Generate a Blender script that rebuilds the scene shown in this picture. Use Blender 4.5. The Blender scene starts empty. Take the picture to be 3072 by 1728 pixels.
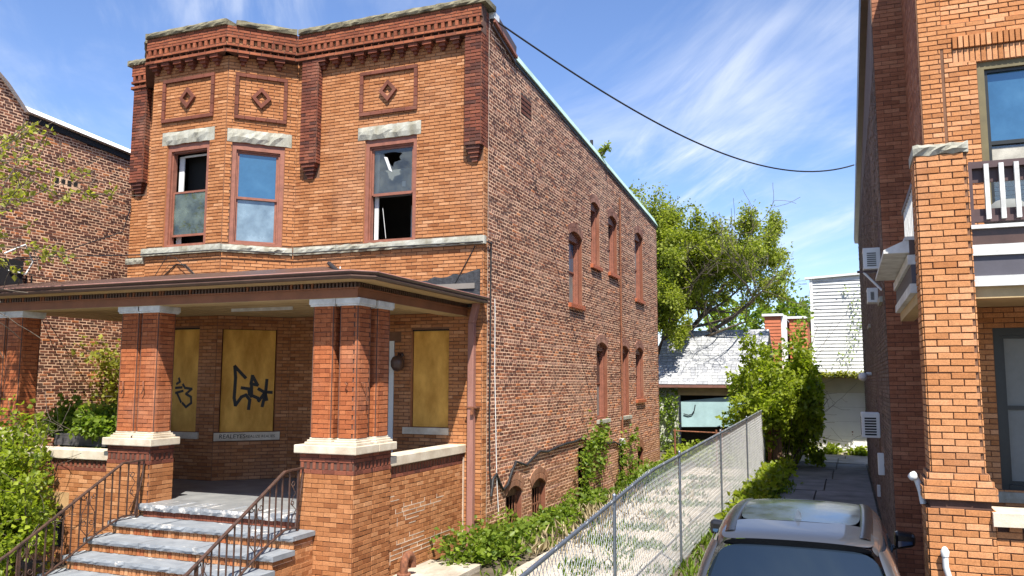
import bpy, bmesh, math, random
import numpy as np
from mathutils import Vector, Matrix
random.seed(7)
RNG = np.random.default_rng(7)
SC = bpy.context.scene
C = SC.collection
R = math.radians

# ------------------------------------------------------------------ camera
CAM_P = np.array((6.173, -13.923, 3.0))
YAW, PITCH, ROLL, FPX = 21.87, 6.39, .17, 2481.0      # focal length in pixels of a 3072 wide frame
def cam_axes():
    y, p, r = R(YAW), R(PITCH), R(ROLL)
    F = np.array([-math.sin(y)*math.cos(p), math.cos(y)*math.cos(p), math.sin(p)])
    A = np.array([math.cos(y), math.sin(y), 0.0]); U = np.cross(A, F)
    return A*math.cos(r)+U*math.sin(r), -A*math.sin(r)+U*math.cos(r), F
CR, CU, CF = cam_axes()
cam = bpy.data.cameras.new('camera'); camo = bpy.data.objects.new('camera', cam); C.objects.link(camo)
cam.sensor_width = 36; cam.lens = 36*FPX/3072; cam.clip_start = .1; cam.clip_end = 3000
camo.matrix_world = Matrix(((CR[0], CU[0], -CF[0], CAM_P[0]), (CR[1], CU[1], -CF[1], CAM_P[1]), (CR[2], CU[2], -CF[2], CAM_P[2]), (0, 0, 0, 1)))
SC.camera = camo

# ------------------------------------------------------------------ light, sky, exposure
SUN = Vector((.55, -1.0, 1.8)).normalized()
SUN_EL = math.asin(SUN.z); SUN_AZ = math.atan2(SUN.x, SUN.y)
sl = bpy.data.lights.new('sun', 'SUN'); sl.energy = 5.0; sl.angle = R(.5); sl.color = (1.0, .94, .84)
so = bpy.data.objects.new('sun', sl); C.objects.link(so); so.rotation_euler = SUN.to_track_quat('Z', 'Y').to_euler(); so.location = (0, -20, 40)
W = bpy.data.worlds.new('World'); SC.world = W; W.use_nodes = True
def sky_nodes():
    nt = W.node_tree; n = nt.nodes; L = nt.links
    for x in list(n): n.remove(x)
    out = n.new('ShaderNodeOutputWorld'); bg = n.new('ShaderNodeBackground'); bg.inputs[1].default_value = .088
    sk = n.new('ShaderNodeTexSky'); sk.sky_type = 'NISHITA'; sk.sun_disc = False
    sk.sun_elevation = SUN_EL; sk.sun_rotation = SUN_AZ; sk.air_density = 1.0; sk.dust_density = .2; sk.ozone_density = 3.0
    tc = n.new('ShaderNodeTexCoord'); sep = n.new('ShaderNodeSeparateXYZ'); L.new(tc.outputs['Generated'], sep.inputs[0])
    def m(op, a, b=None, c=None):
        q = n.new('ShaderNodeMath'); q.operation = op
        for i, v in enumerate((a, b, c)):
            if v is None: continue
            if isinstance(v, (int, float)): q.inputs[i].default_value = v
            else: L.new(v, q.inputs[i])
        return q.outputs[0]
    zz = m('MAXIMUM', m('ADD', sep.outputs[2], .12), .05)
    px = m('DIVIDE', sep.outputs[0], zz); py = m('DIVIDE', sep.outputs[1], zz)
    a = R(126)                                       # wind direction of the cirrus streaks
    u = m('ADD', m('MULTIPLY', px, math.cos(a)), m('MULTIPLY', py, math.sin(a)))
    v = m('ADD', m('MULTIPLY', px, -math.sin(a)), m('MULTIPLY', py, math.cos(a)))
    def noise(su, sv, detail, dist, off):
        cb = n.new('ShaderNodeCombineXYZ'); L.new(m('MULTIPLY', u, su), cb.inputs[0]); L.new(m('MULTIPLY', v, sv), cb.inputs[1]); cb.inputs[2].default_value = off
        t = n.new('ShaderNodeTexNoise'); t.inputs['Scale'].default_value = 1; t.inputs['Detail'].default_value = detail; t.inputs['Distortion'].default_value = dist
        t.inputs['Roughness'].default_value = .62
        L.new(cb.outputs[0], t.inputs['Vector']); return t.outputs[0]
    def ramp(x, p0, p1):
        q = n.new('ShaderNodeMapRange'); q.interpolation_type = 'SMOOTHSTEP'
        q.inputs[1].default_value = p0; q.inputs[2].default_value = p1; L.new(x, q.inputs[0]); return q.outputs[0]
    streak = ramp(noise(.55, 3.0, 9, .7, 3.1), .44, .74)
    patch = ramp(noise(.5, .75, 4, .3, 7.7), .38, .68)
    thin = ramp(noise(.8, 1.5, 7, .6, 1.3), .42, .85)
    cl = m('MINIMUM', m('ADD', m('MULTIPLY', m('MULTIPLY', streak, patch), .8), m('MULTIPLY', thin, .42)), .9)
    mx = n.new('ShaderNodeMixRGB'); L.new(cl, mx.inputs[0]); pass; mx.inputs[2].default_value = (6.6, 6.9, 7.4, 1)
    tn = n.new('ShaderNodeMixRGB'); tn.blend_type = 'MULTIPLY'; tn.inputs[0].default_value = 1; tn.inputs[2].default_value = (1.0, 1.05, 1.24, 1); L.new(sk.outputs[0], tn.inputs[1])
    L.new(tn.outputs[0], mx.inputs[1]); L.new(mx.outputs[0], bg.inputs[0]); L.new(bg.outputs[0], out.inputs[0])
sky_nodes()
VS = SC.view_settings
VS.view_transform = 'Standard'; VS.look = 'None'; VS.gamma = 1; VS.exposure = 1.0; VS.use_curve_mapping = False
SC.cycles.max_bounces = 6; SC.cycles.transparent_max_bounces = 16

# ------------------------------------------------------------------ materials
def newmat(name):
    m = bpy.data.materials.new(name); m.use_nodes = True
    nt = m.node_tree
    for x in list(nt.nodes): nt.nodes.remove(x)
    o = nt.nodes.new('ShaderNodeOutputMaterial'); b = nt.nodes.new('ShaderNodeBsdfPrincipled'); nt.links.new(b.outputs[0], o.inputs[0])
    return m, nt, b, o
def addnoise(nt, scale, detail=4, vec=None, rough=.6, stretch=None):
    g = nt.nodes.new('ShaderNodeNewGeometry'); t = nt.nodes.new('ShaderNodeTexNoise')
    t.inputs['Scale'].default_value = scale; t.inputs['Detail'].default_value = detail; t.inputs['Roughness'].default_value = rough
    v = g.outputs['Position']
    if stretch:
        mp = nt.nodes.new('ShaderNodeMapping'); mp.inputs['Scale'].default_value = stretch; nt.links.new(v, mp.inputs[0]); v = mp.outputs[0]
    nt.links.new(v, t.inputs['Vector']); return t.outputs[0]
def rampn(nt, fac, stops):
    r = nt.nodes.new('ShaderNodeValToRGB'); e = r.color_ramp.elements
    while len(e) < len(stops): e.new(.5)
    for i, (p, c) in enumerate(stops): e[i].position = p; e[i].color = (*c, 1)
    nt.links.new(fac, r.inputs[0]); return r.outputs[0]
def mixc(nt, fac, a, b, mode='MIX'):
    q = nt.nodes.new('ShaderNodeMixRGB'); q.blend_type = mode
    for i, v in enumerate((fac, a, b)):
        if isinstance(v, (int, float)): q.inputs[i].default_value = v
        elif isinstance(v, tuple): q.inputs[i].default_value = (*v, 1)
        else: nt.links.new(v, q.inputs[i])
    return q.outputs[0]
def maprange(nt, x, a, b, c=0., d=1.):
    q = nt.nodes.new('ShaderNodeMapRange')
    for i, v in enumerate((a, b, c, d)): q.inputs[i+1].default_value = v
    nt.links.new(x, q.inputs[0]); return q.outputs[0]
def bump(nt, b, h, strength, dist=.01):
    q = nt.nodes.new('ShaderNodeBump'); q.inputs['Strength'].default_value = strength; q.inputs['Distance'].default_value = dist
    nt.links.new(h, q.inputs['Height']); nt.links.new(q.outputs[0], b.inputs['Normal'])
def mat(name, col, rough=.8, var=.15, scale=6, metal=0., bmp=0., col2=None, spec=None, stretch=None, fine=60):
    m, nt, b, o = newmat(name)
    n1 = addnoise(nt, scale, 6, stretch=stretch); n2 = addnoise(nt, fine, 3, stretch=stretch)
    c2 = col2 or tuple(x*(1-var*1.6) for x in col); c1 = tuple(min(1, x*(1+var)) for x in col)
    cc = rampn(nt, n1, [(.32, c2), (.68, c1)])
    cc = mixc(nt, .35*min(1, var*4), cc, rampn(nt, n2, [(.3, (.35,)*3), (.7, (.75,)*3)]), 'OVERLAY')
    nt.links.new(cc, b.inputs['Base Color']); b.inputs['Roughness'].default_value = rough; b.inputs['Metallic'].default_value = metal
    if spec is not None: b.inputs['Specular IOR Level'].default_value = spec
    if bmp: bump(nt, b, n2, bmp, .01)
    return m
def brickmat(name, cols, rough=.85, stain=(.5, .45, .4), stain_amt=.35):
    """colour by the brick's own tint (mesh attribute on joined brickwork, object property on single bricks)"""
    m, nt, b, o = newmat(name)
    a1 = nt.nodes.new('ShaderNodeAttribute'); a1.attribute_name = 'tint'
    a2 = nt.nodes.new('ShaderNodeAttribute'); a2.attribute_type = 'OBJECT'; a2.attribute_name = 'tint'
    s = nt.nodes.new('ShaderNodeMath'); nt.links.new(a1.outputs['Fac'], s.inputs[0]); nt.links.new(a2.outputs['Fac'], s.inputs[1])
    k = len(cols); cc = rampn(nt, s.outputs[0], [((i+.5)/k, c) for i, c in enumerate(cols)])
    n2 = addnoise(nt, 75, 5); n1 = addnoise(nt, .9, 5); n3 = addnoise(nt, 14, 4)
    cc = mixc(nt, .55, cc, rampn(nt, n2, [(.3, (.3,)*3), (.7, (.72,)*3)]), 'OVERLAY')
    cc = mixc(nt, .30, cc, rampn(nt, n3, [(.35, (.35,)*3), (.7, (.66,)*3)]), 'OVERLAY')
    cc = mixc(nt, maprange(nt, n1, .45, .75, 0, stain_amt), cc, mixc(nt, 1., cc, stain, 'MULTIPLY'))
    st = addnoise(nt, 1.0, 6, rough=.7, stretch=(2.6, 2.6, .28))
    cc = mixc(nt, maprange(nt, st, .54, .76, 0, .55), cc, mixc(nt, 1., cc, (.52, .47, .44), 'MULTIPLY'))
    lt = addnoise(nt, .55, 4)
    cc = mixc(nt, maprange(nt, lt, .52, .72, 0, .22), cc, (.50, .36, .27))
    nt.links.new(cc, b.inputs['Base Color']); b.inputs['Roughness'].default_value = rough; b.inputs['Specular IOR Level'].default_value = .25
    bump(nt, b, n2, .35, .004)
    return m
def glassmat(name, col, rough=.04, ior=1.6, var=.0, tint=(1, 1, 1)):
    m, nt, b, o = newmat(name)
    b.inputs['Base Color'].default_value = (*col, 1); b.inputs['Roughness'].default_value = rough; b.inputs['IOR'].default_value = ior
    b.inputs['Specular Tint'].default_value = (*tint, 1)
    if var:
        n1 = addnoise(nt, 2.5, 6)
        nt.links.new(rampn(nt, n1, [(.35, tuple(x*(1-var) for x in col)), (.7, tuple(x*(1+var) for x in col))]), b.inputs['Base Color'])
        nt.links.new(maprange(nt, n1, .3, .75, rough, rough+.25), b.inputs['Roughness'])
    return m
def panemat(name, col=(.9, .95, .93), refl=.10, dirt=(.25, .27, .24), dirt_amt=.25):
    """see-through pane: clear glass, a mirror share, uneven dust"""
    m, nt, b, o = newmat(name)
    tr = nt.nodes.new('ShaderNodeBsdfTransparent'); tr.inputs[0].default_value = (*col, 1)
    gl = nt.nodes.new('ShaderNodeBsdfGlossy'); gl.inputs['Roughness'].default_value = .02
    fr = nt.nodes.new('ShaderNodeFresnel'); fr.inputs[0].default_value = 1.9
    m1 = nt.nodes.new('ShaderNodeMixShader'); nt.links.new(fr.outputs[0], m1.inputs[0]); nt.links.new(tr.outputs[0], m1.inputs[1]); nt.links.new(gl.outputs[0], m1.inputs[2])
    df = nt.nodes.new('ShaderNodeBsdfDiffuse'); df.inputs[0].default_value = (*dirt, 1)
    m2 = nt.nodes.new('ShaderNodeMixShader'); nt.links.new(maprange(nt, addnoise(nt, 3.2, 7), .35, .75, dirt_amt*.25, dirt_amt*1.4), m2.inputs[0])
    nt.links.new(m1.outputs[0], m2.inputs[1]); nt.links.new(df.outputs[0], m2.inputs[2]); nt.links.new(m2.outputs[0], o.inputs[0])
    return m
def leafmat(name, dark, light, trans=.45):
    m, nt, b, o = newmat(name)
    a = nt.nodes.new('ShaderNodeAttribute'); a.attribute_name = 'tint'
    cc = rampn(nt, a.outputs['Fac'], [(.05, dark), (.95, light)])
    nt.links.new(cc, b.inputs['Base Color']); b.inputs['Roughness'].default_value = .45; b.inputs['Specular IOR Level'].default_value = .35
    t = nt.nodes.new('ShaderNodeBsdfTranslucent'); nt.links.new(mixc(nt, 1., cc, (1.5, 1.6, .7), 'MULTIPLY'), t.inputs[0])
    mx = nt.nodes.new('ShaderNodeMixShader'); mx.inputs[0].default_value = trans
    nt.links.new(b.outputs[0], mx.inputs[1]); nt.links.new(t.outputs[0], mx.inputs[2]); nt.links.new(mx.outputs[0], o.inputs[0])
    return m

BUFF = brickmat('buff_brick', [(.26, .095, .034), (.345, .138, .052), (.395, .168, .068), (.445, .20, .085), (.52, .26, .125)], stain=(.72, .6, .5), stain_amt=.45)
TRIM = brickmat('dark_red_trim_brick', [(.085, .032, .024), (.14, .045, .028), (.19, .058, .034), (.235, .076, .042)], stain_amt=.5)
RED = brickmat('red_cornice_brick', [(.20, .06, .03), (.27, .082, .04), (.33, .108, .05)], stain=(.35, .3, .28), stain_amt=.75)
PIER = brickmat('orange_red_pier_brick', [(.25, .07, .026), (.32, .095, .034), (.37, .115, .042), (.41, .14, .055)], stain=(.7, .55, .5))
COMMON = brickmat('dark_common_brick', [(.085, .034, .023), (.115, .044, .029), (.155, .058, .036), (.23, .088, .05), (.36, .14, .075), (.48, .17, .06)], stain=(.55, .5, .48))
PANELB = brickmat('dark_brown_panel_brick', [(.10, .038, .026), (.14, .05, .032), (.18, .062, .04)])
PINK = brickmat('pink_header_brick', [(.16, .075, .055), (.24, .115, .085), (.31, .155, .115)], stain=(.6, .55, .5))
BASEB = brickmat('weathered_base_brick', [(.20, .085, .045), (.27, .12, .065), (.33, .155, .085)], stain=(.55, .5, .45))
NEIGH = brickmat('orange_buff_brick', [(.36, .145, .052), (.44, .19, .074), (.50, .23, .098), (.57, .285, .14)], stain=(.75, .65, .55))
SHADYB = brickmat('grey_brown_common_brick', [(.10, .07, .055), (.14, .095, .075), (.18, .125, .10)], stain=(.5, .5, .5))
MORT_L = mat('cream_mortar', (.82, .535, .35), .95, .16, 1.3, bmp=.3, col2=(.60, .37, .235))
MORT_B = mat('brown_mortar', (.17, .085, .048), .95, .2, 3, bmp=.3)
MORT_D = mat('dark_mortar', (.10, .05, .035), .95, .2, 3)
MORT_W = mat('repointed_white_mortar', (.55, .44, .34), .95, .15, 5, bmp=.4)
STONE = mat('pale_grey_limestone', (.36, .36, .315), .9, .16, 2.2, bmp=.5, col2=(.23, .215, .16), fine=35, stretch=(2, 2, .7))
COPING = mat('mossy_coping_stone', (.20, .18, .115), .95, .3, 4, bmp=.7, col2=(.075, .066, .042), fine=30)
CREAM = mat('cream_painted_stone', (.60, .53, .42), .8, .08, 4, bmp=.25, col2=(.45, .37, .27))
WHITEP = mat('weathered_white_paint', (.62, .63, .61), .7, .1, 5, col2=(.42, .42, .40))
FRAMEP = mat('red_brown_window_paint', (.25, .095, .06), .6, .15, 8, bmp=.1)
SILLP = mat('orange_red_sill_paint', (.36, .095, .035), .6, .12, 6)
DARKW = mat('dark_brown_gutter_paint', (.075, .042, .032), .4, .15, 5)
FRIEZE = mat('rust_brown_frieze_paint', (.22, .085, .038), .6, .12, 3)
TAN = mat('tan_soffit_paint', (.42, .30, .15), .8, .1, 3)
PLY = mat('plywood_board', (.66, .36, .075), .85, .16, 2.2, bmp=.15, col2=(.46, .225, .035), fine=70, stretch=(1.6, 1.6, .7))
BLACK = mat('black_spray_paint', (.008, .008, .01), .6, .05)
BLACKM = mat('black_rubber', (.015, .015, .017), .6, .1)
TAR = mat('black_roofing_tar', (.035, .036, .04), .6, .35, 12, bmp=1.0, fine=25)
def slatemat():
    m, nt, b, o = newmat('worn_painted_slate')
    n = addnoise(nt, 4, 6); c = rampn(nt, n, [(.3, (.15, .165, .185)), (.7, (.25, .27, .29))])
    f = maprange(nt, addnoise(nt, 1.7, 9, rough=.7, stretch=(1, 2.2, 1)), .60, .64)
    nt.links.new(mixc(nt, f, c, (.60, .565, .51)), b.inputs['Base Color']); b.inputs['Roughness'].default_value = .8; bump(nt, b, addnoise(nt, 40, 4), .35, .006); return m
SLATE = slatemat()
def chipmat():
    m, nt, b, o = newmat('chipped_white_tread_paint')
    f = maprange(nt, addnoise(nt, 5, 8, rough=.75), .50, .60)
    nt.links.new(mixc(nt, f, (.20, .215, .235), (.62, .58, .53)), b.inputs['Base Color']); b.inputs['Roughness'].default_value = .85
    bump(nt, b, addnoise(nt, 22, 6), .6, .01); return m
CHIP = chipmat()
GREYF = mat('grey_floor_paint', (.22, .225, .225), .55, .1, 3, col2=(.15, .155, .16))
IRON = mat('rusty_brown_iron', (.085, .042, .028), .55, .3, 14, metal=.2, bmp=.3, col2=(.035, .022, .018))
RUST = mat('rusted_steel', (.20, .075, .035), .9, .3, 20, bmp=.4, col2=(.09, .035, .02))
PINKP = mat('faded_pink_downspout_paint', (.30, .145, .115), .6, .12, 3, stretch=(3, 3, .5))
COPPER = mat('pale_green_roof_metal', (.36, .50, .44), .6, .12, 2, col2=(.26, .38, .33))
ROOFT = mat('flat_roof_felt', (.12, .12, .12), .95, .2, 2)
GALV = mat('galvanised_steel', (.22, .25, .29), .42, .12, 10, metal=.75)
WIRE = mat('galvanised_wire', (.50, .52, .53), .5, .1, 4, metal=.2)
WOODD = mat('dark_weathered_wood', (.075, .07, .07), .85, .25, 6, stretch=(1, 1, 8))
INTER = mat('dim_plaster_room', (.20, .18, .16), .95, .1, 1)
CURT = mat('white_window_lining', (.62, .62, .60), .9, .08, 3)
SHADEM = mat('grey_window_blind', (.16, .17, .165), .9, .1, 2)
VOIDM = mat('unlit_room_black', (.012, .011, .010), .9, .05, 1)
G_CLEAR = panemat('clear_dirty_pane')
G_DUSTY = panemat('dusty_green_pane', (.6, .72, .62), .1, (.24, .30, .25), .42)
G_DARK = glassmat('dark_pane', (.03, .035, .037), .05, 1.55, .35)
G_GREY = glassmat('grey_blinded_pane', (.17, .18, .175), .22, 1.5, .2)
G_BLUE = glassmat('sky_blue_gloss_pane', (.035, .10, .17), .03, 2.3, .2, (.55, .8, 1))  # glossy pane, the mirrored sky's blue also put into its base colour
G_BLUEL = glassmat('hazy_curtained_pane', (.17, .24, .29), .12, 1.9, .35, (.8, .9, 1))
PVC = mat('white_plastic', (.66, .67, .66), .45, .04, 3)
CONC = mat('pale_cracked_concrete', (.43, .375, .305), .95, .22, 1.4, bmp=.6, col2=(.25, .215, .165), fine=22)
CONCD = mat('driveway_concrete', (.20, .195, .185), .95, .22, 1.2, bmp=.3, col2=(.12, .118, .112))
SOIL = mat('dry_soil', (.10, .078, .052), 1, .3, 3, bmp=.6)
LEAF_T = leafmat('spring_tree_leaf', (.110, .145, .014), (.340, .375, .055), .5)
LEAF_B = leafmat('bright_bush_leaf', (.105, .155, .012), (.330, .385, .036), .52)
LEAF_W = leafmat('weed_leaf', (.070, .125, .014), (.250, .330, .045), .5)
LEAF_Y = leafmat('young_yellow_green_leaf', (.16, .17, .02), (.40, .40, .08), .5)
GRASSM = leafmat('lush_grass_blade', (.06, .12, .01), (.24, .34, .035), .45)
DRY = leafmat('dry_stalk', (.22, .17, .09), (.46, .38, .23), .1)
BARK = mat('grey_brown_bark', (.115, .09, .065), .95, .3, 9, bmp=.8, col2=(.05, .04, .03))

# ------------------------------------------------------------------ mesh builder and object helpers
class MB:
    def __init__(s): s.v = []; s.f = []; s.mi = []; s.t = []; s.mats = []; s.sm = []
    def mid(s, m):
        if m not in s.mats: s.mats.append(m)
        return s.mats.index(m)
    def poly(s, pts, m, t=.5, smooth=False):
        n = len(s.v); s.v.extend([tuple(p) for p in pts]); s.f.append(tuple(range(n, n+len(pts)))); s.mi.append(s.mid(m)); s.t.append(t); s.sm.append(smooth)
    def mesh(s, vs, fs, m, t=.5, smooth=False):
        n = len(s.v); s.v.extend([tuple(p) for p in vs]); k = s.mid(m)
        for f in fs: s.f.append(tuple(i+n for i in f)); s.mi.append(k); s.t.append(t); s.sm.append(smooth)
    def hexa(s, a, m, t=.5):   # a: 8 points, 0-3 back (ccw seen from front), 4-7 front
        s.mesh(a, [(4, 5, 6, 7), (1, 0, 3, 2), (0, 1, 5, 4), (2, 3, 7, 6), (1, 2, 6, 5), (3, 0, 4, 7)], m, t)
    def bx(s, x0, x1, y0, y1, z0, z1, m, t=.5):
        s.hexa([(x0, y1, z0), (x1, y1, z0), (x1, y1, z1), (x0, y1, z1), (x0, y0, z0), (x1, y0, z0), (x1, y0, z1), (x0, y0, z1)], m, t)
    def fb(s, fr, u0, u1, z0, z1, d0, d1, m, t=.5):
        s.hexa([fr(u0, z0, d0), fr(u1, z0, d0), fr(u1, z1, d0), fr(u0, z1, d0), fr(u0, z0, d1), fr(u1, z0, d1), fr(u1, z1, d1), fr(u0, z1, d1)], m, t)
    def tube(s, pts, r, m, n=6, t=.5, caps=True):
        pts = [Vector(p) for p in pts]; rr = r if isinstance(r, (list, tuple)) else [r]*len(pts)
        rings = []; ref = None
        for i, p in enumerate(pts):
            d = (pts[min(i+1, len(pts)-1)]-pts[max(i-1, 0)])
            if d.length < 1e-9: d = Vector((0, 0, 1))
            d.normalize()
            if ref is None: ref = Vector((0, 0, 1)) if abs(d.z) < .9 else Vector((1, 0, 0))
            a = d.cross(ref)
            if a.length < 1e-4: a = d.cross(Vector((.3, 1, .2)))
            a.normalize(); b = a.cross(d); ref = b
            rings.append([p+(a*math.cos(2*math.pi*k/n)+b*math.sin(2*math.pi*k/n))*rr[i] for k in range(n)])
        vs = [q for g in rings for q in g]; fs = []
        for i in range(len(rings)-1):
            for k in range(n): fs.append((i*n+k, i*n+(k+1) % n, (i+1)*n+(k+1) % n, (i+1)*n+k))
        s.mesh(vs, fs, m, t, True)
        if caps: s.poly(rings[0], m, t); s.poly(rings[-1][::-1], m, t)
    def lathe(s, prof, o, axis, m, n=16, t=.5):
        o = Vector(o); ax = Vector(axis).normalized(); ref = Vector((0, 0, 1)) if abs(ax.z) < .9 else Vector((1, 0, 0))
        a = ax.cross(ref).normalized(); b = ax.cross(a); vs = []; fs = []
        for (h, r) in prof:
            for k in range(n): vs.append(o+ax*h+(a*math.cos(2*math.pi*k/n)+b*math.sin(2*math.pi*k/n))*r)
        for i in range(len(prof)-1):
            for k in range(n): fs.append((i*n+k, i*n+(k+1) % n, (i+1)*n+(k+1) % n, (i+1)*n+k))
        s.mesh(vs, fs, m, t, True)
    def build(s, name, parent=None, bevel=0, **props):
        return build_np(name, np.array(s.v, float).reshape(-1, 3), s.f, s.mats, s.mi, s.t, parent, any(s.sm) and s.sm, bevel, **props)
ORIG = {}
def worldloc(o):
    v = Vector(o.location)
    while o.parent: o = o.parent; v = v+Vector(o.location)
    return v
def build_np(name, v, f, mats, mi, t, parent=None, smooth=None, bevel=0, **props):
    lo, hi = v.min(0), v.max(0); org = Vector(((lo[0]+hi[0])/2, (lo[1]+hi[1])/2, lo[2]))
    me = bpy.data.meshes.new(name); me.from_pydata((v-np.array(org)).tolist(), [], f if isinstance(f, list) else f.tolist())
    for m in mats: me.materials.append(m)
    if mi is not None and len(mats) > 1: me.polygons.foreach_set('material_index', np.array(mi, np.int32))
    if t is not None:
        a = me.attributes.new('tint', 'FLOAT', 'FACE'); a.data.foreach_set('value', np.array(t, np.float32))
    if smooth: me.polygons.foreach_set('use_smooth', np.array(smooth, bool))
    o = bpy.data.objects.new(name, me); C.objects.link(o)
    if parent: o.parent = parent; o.location = org-worldloc(parent)
    else: o.location = org
    if bevel:
        b = o.modifiers.new('edge', 'BEVEL'); b.width = bevel; b.segments = 2; b.limit_method = 'ANGLE'; b.angle_limit = R(40)
    for k, x in props.items(): o[k] = x
    return o
def thing(name, label, cat, loc, group=None):
    o = bpy.data.objects.new(name, None); C.objects.link(o); o.location = loc; o.empty_display_size = .2
    o['label'] = label; o['category'] = cat
    if group: o['group'] = group
    return o
def tag(o, label, cat, group=None):
    o['label'] = label; o['category'] = cat
    if group: o['group'] = group
    return o
class Fr:
    """a wall's frame: u along the wall, z up, d out of it"""
    def __init__(s, O, U):
        s.O = Vector(O); s.U = Vector(U).normalized(); s.N = s.U.cross(Vector((0, 0, 1)))
    def __call__(s, u, z, d=0.): return s.O+s.U*u+s.N*d+Vector((0, 0, z))
    def off(s, d): return Fr(s.O+s.N*d, s.U)

def rect_hole(a, b, z0, z1): return lambda z: (a, b) if z0 < z < z1 else None
class Arch:
    def __init__(s, a, b, z0, zc, rise, t):
        s.a, s.b, s.z0, s.zc, s.rise, s.t = a, b, z0, zc, rise, t
        w = b-a; s.R = (w*w/4+rise*rise)/(2*rise); s.cz = zc-s.R; s.um = (a+b)/2; s.th = math.asin(w/2/s.R); s.zs = zc-rise
    def intr(s, u): return s.cz+math.sqrt(max(0, s.R**2-(u-s.um)**2))
    def __call__(s, z):
        if z <= s.z0 or z >= s.zc+s.t: return None
        if z < s.zs: return (s.a, s.b)
        h = (z-s.cz)*math.tan(s.th); e = (s.R+s.t)**2-(z-s.cz)**2
        h = min(h, math.sqrt(e) if e > 0 else 0)
        return (s.um-h, s.um+h)

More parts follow.
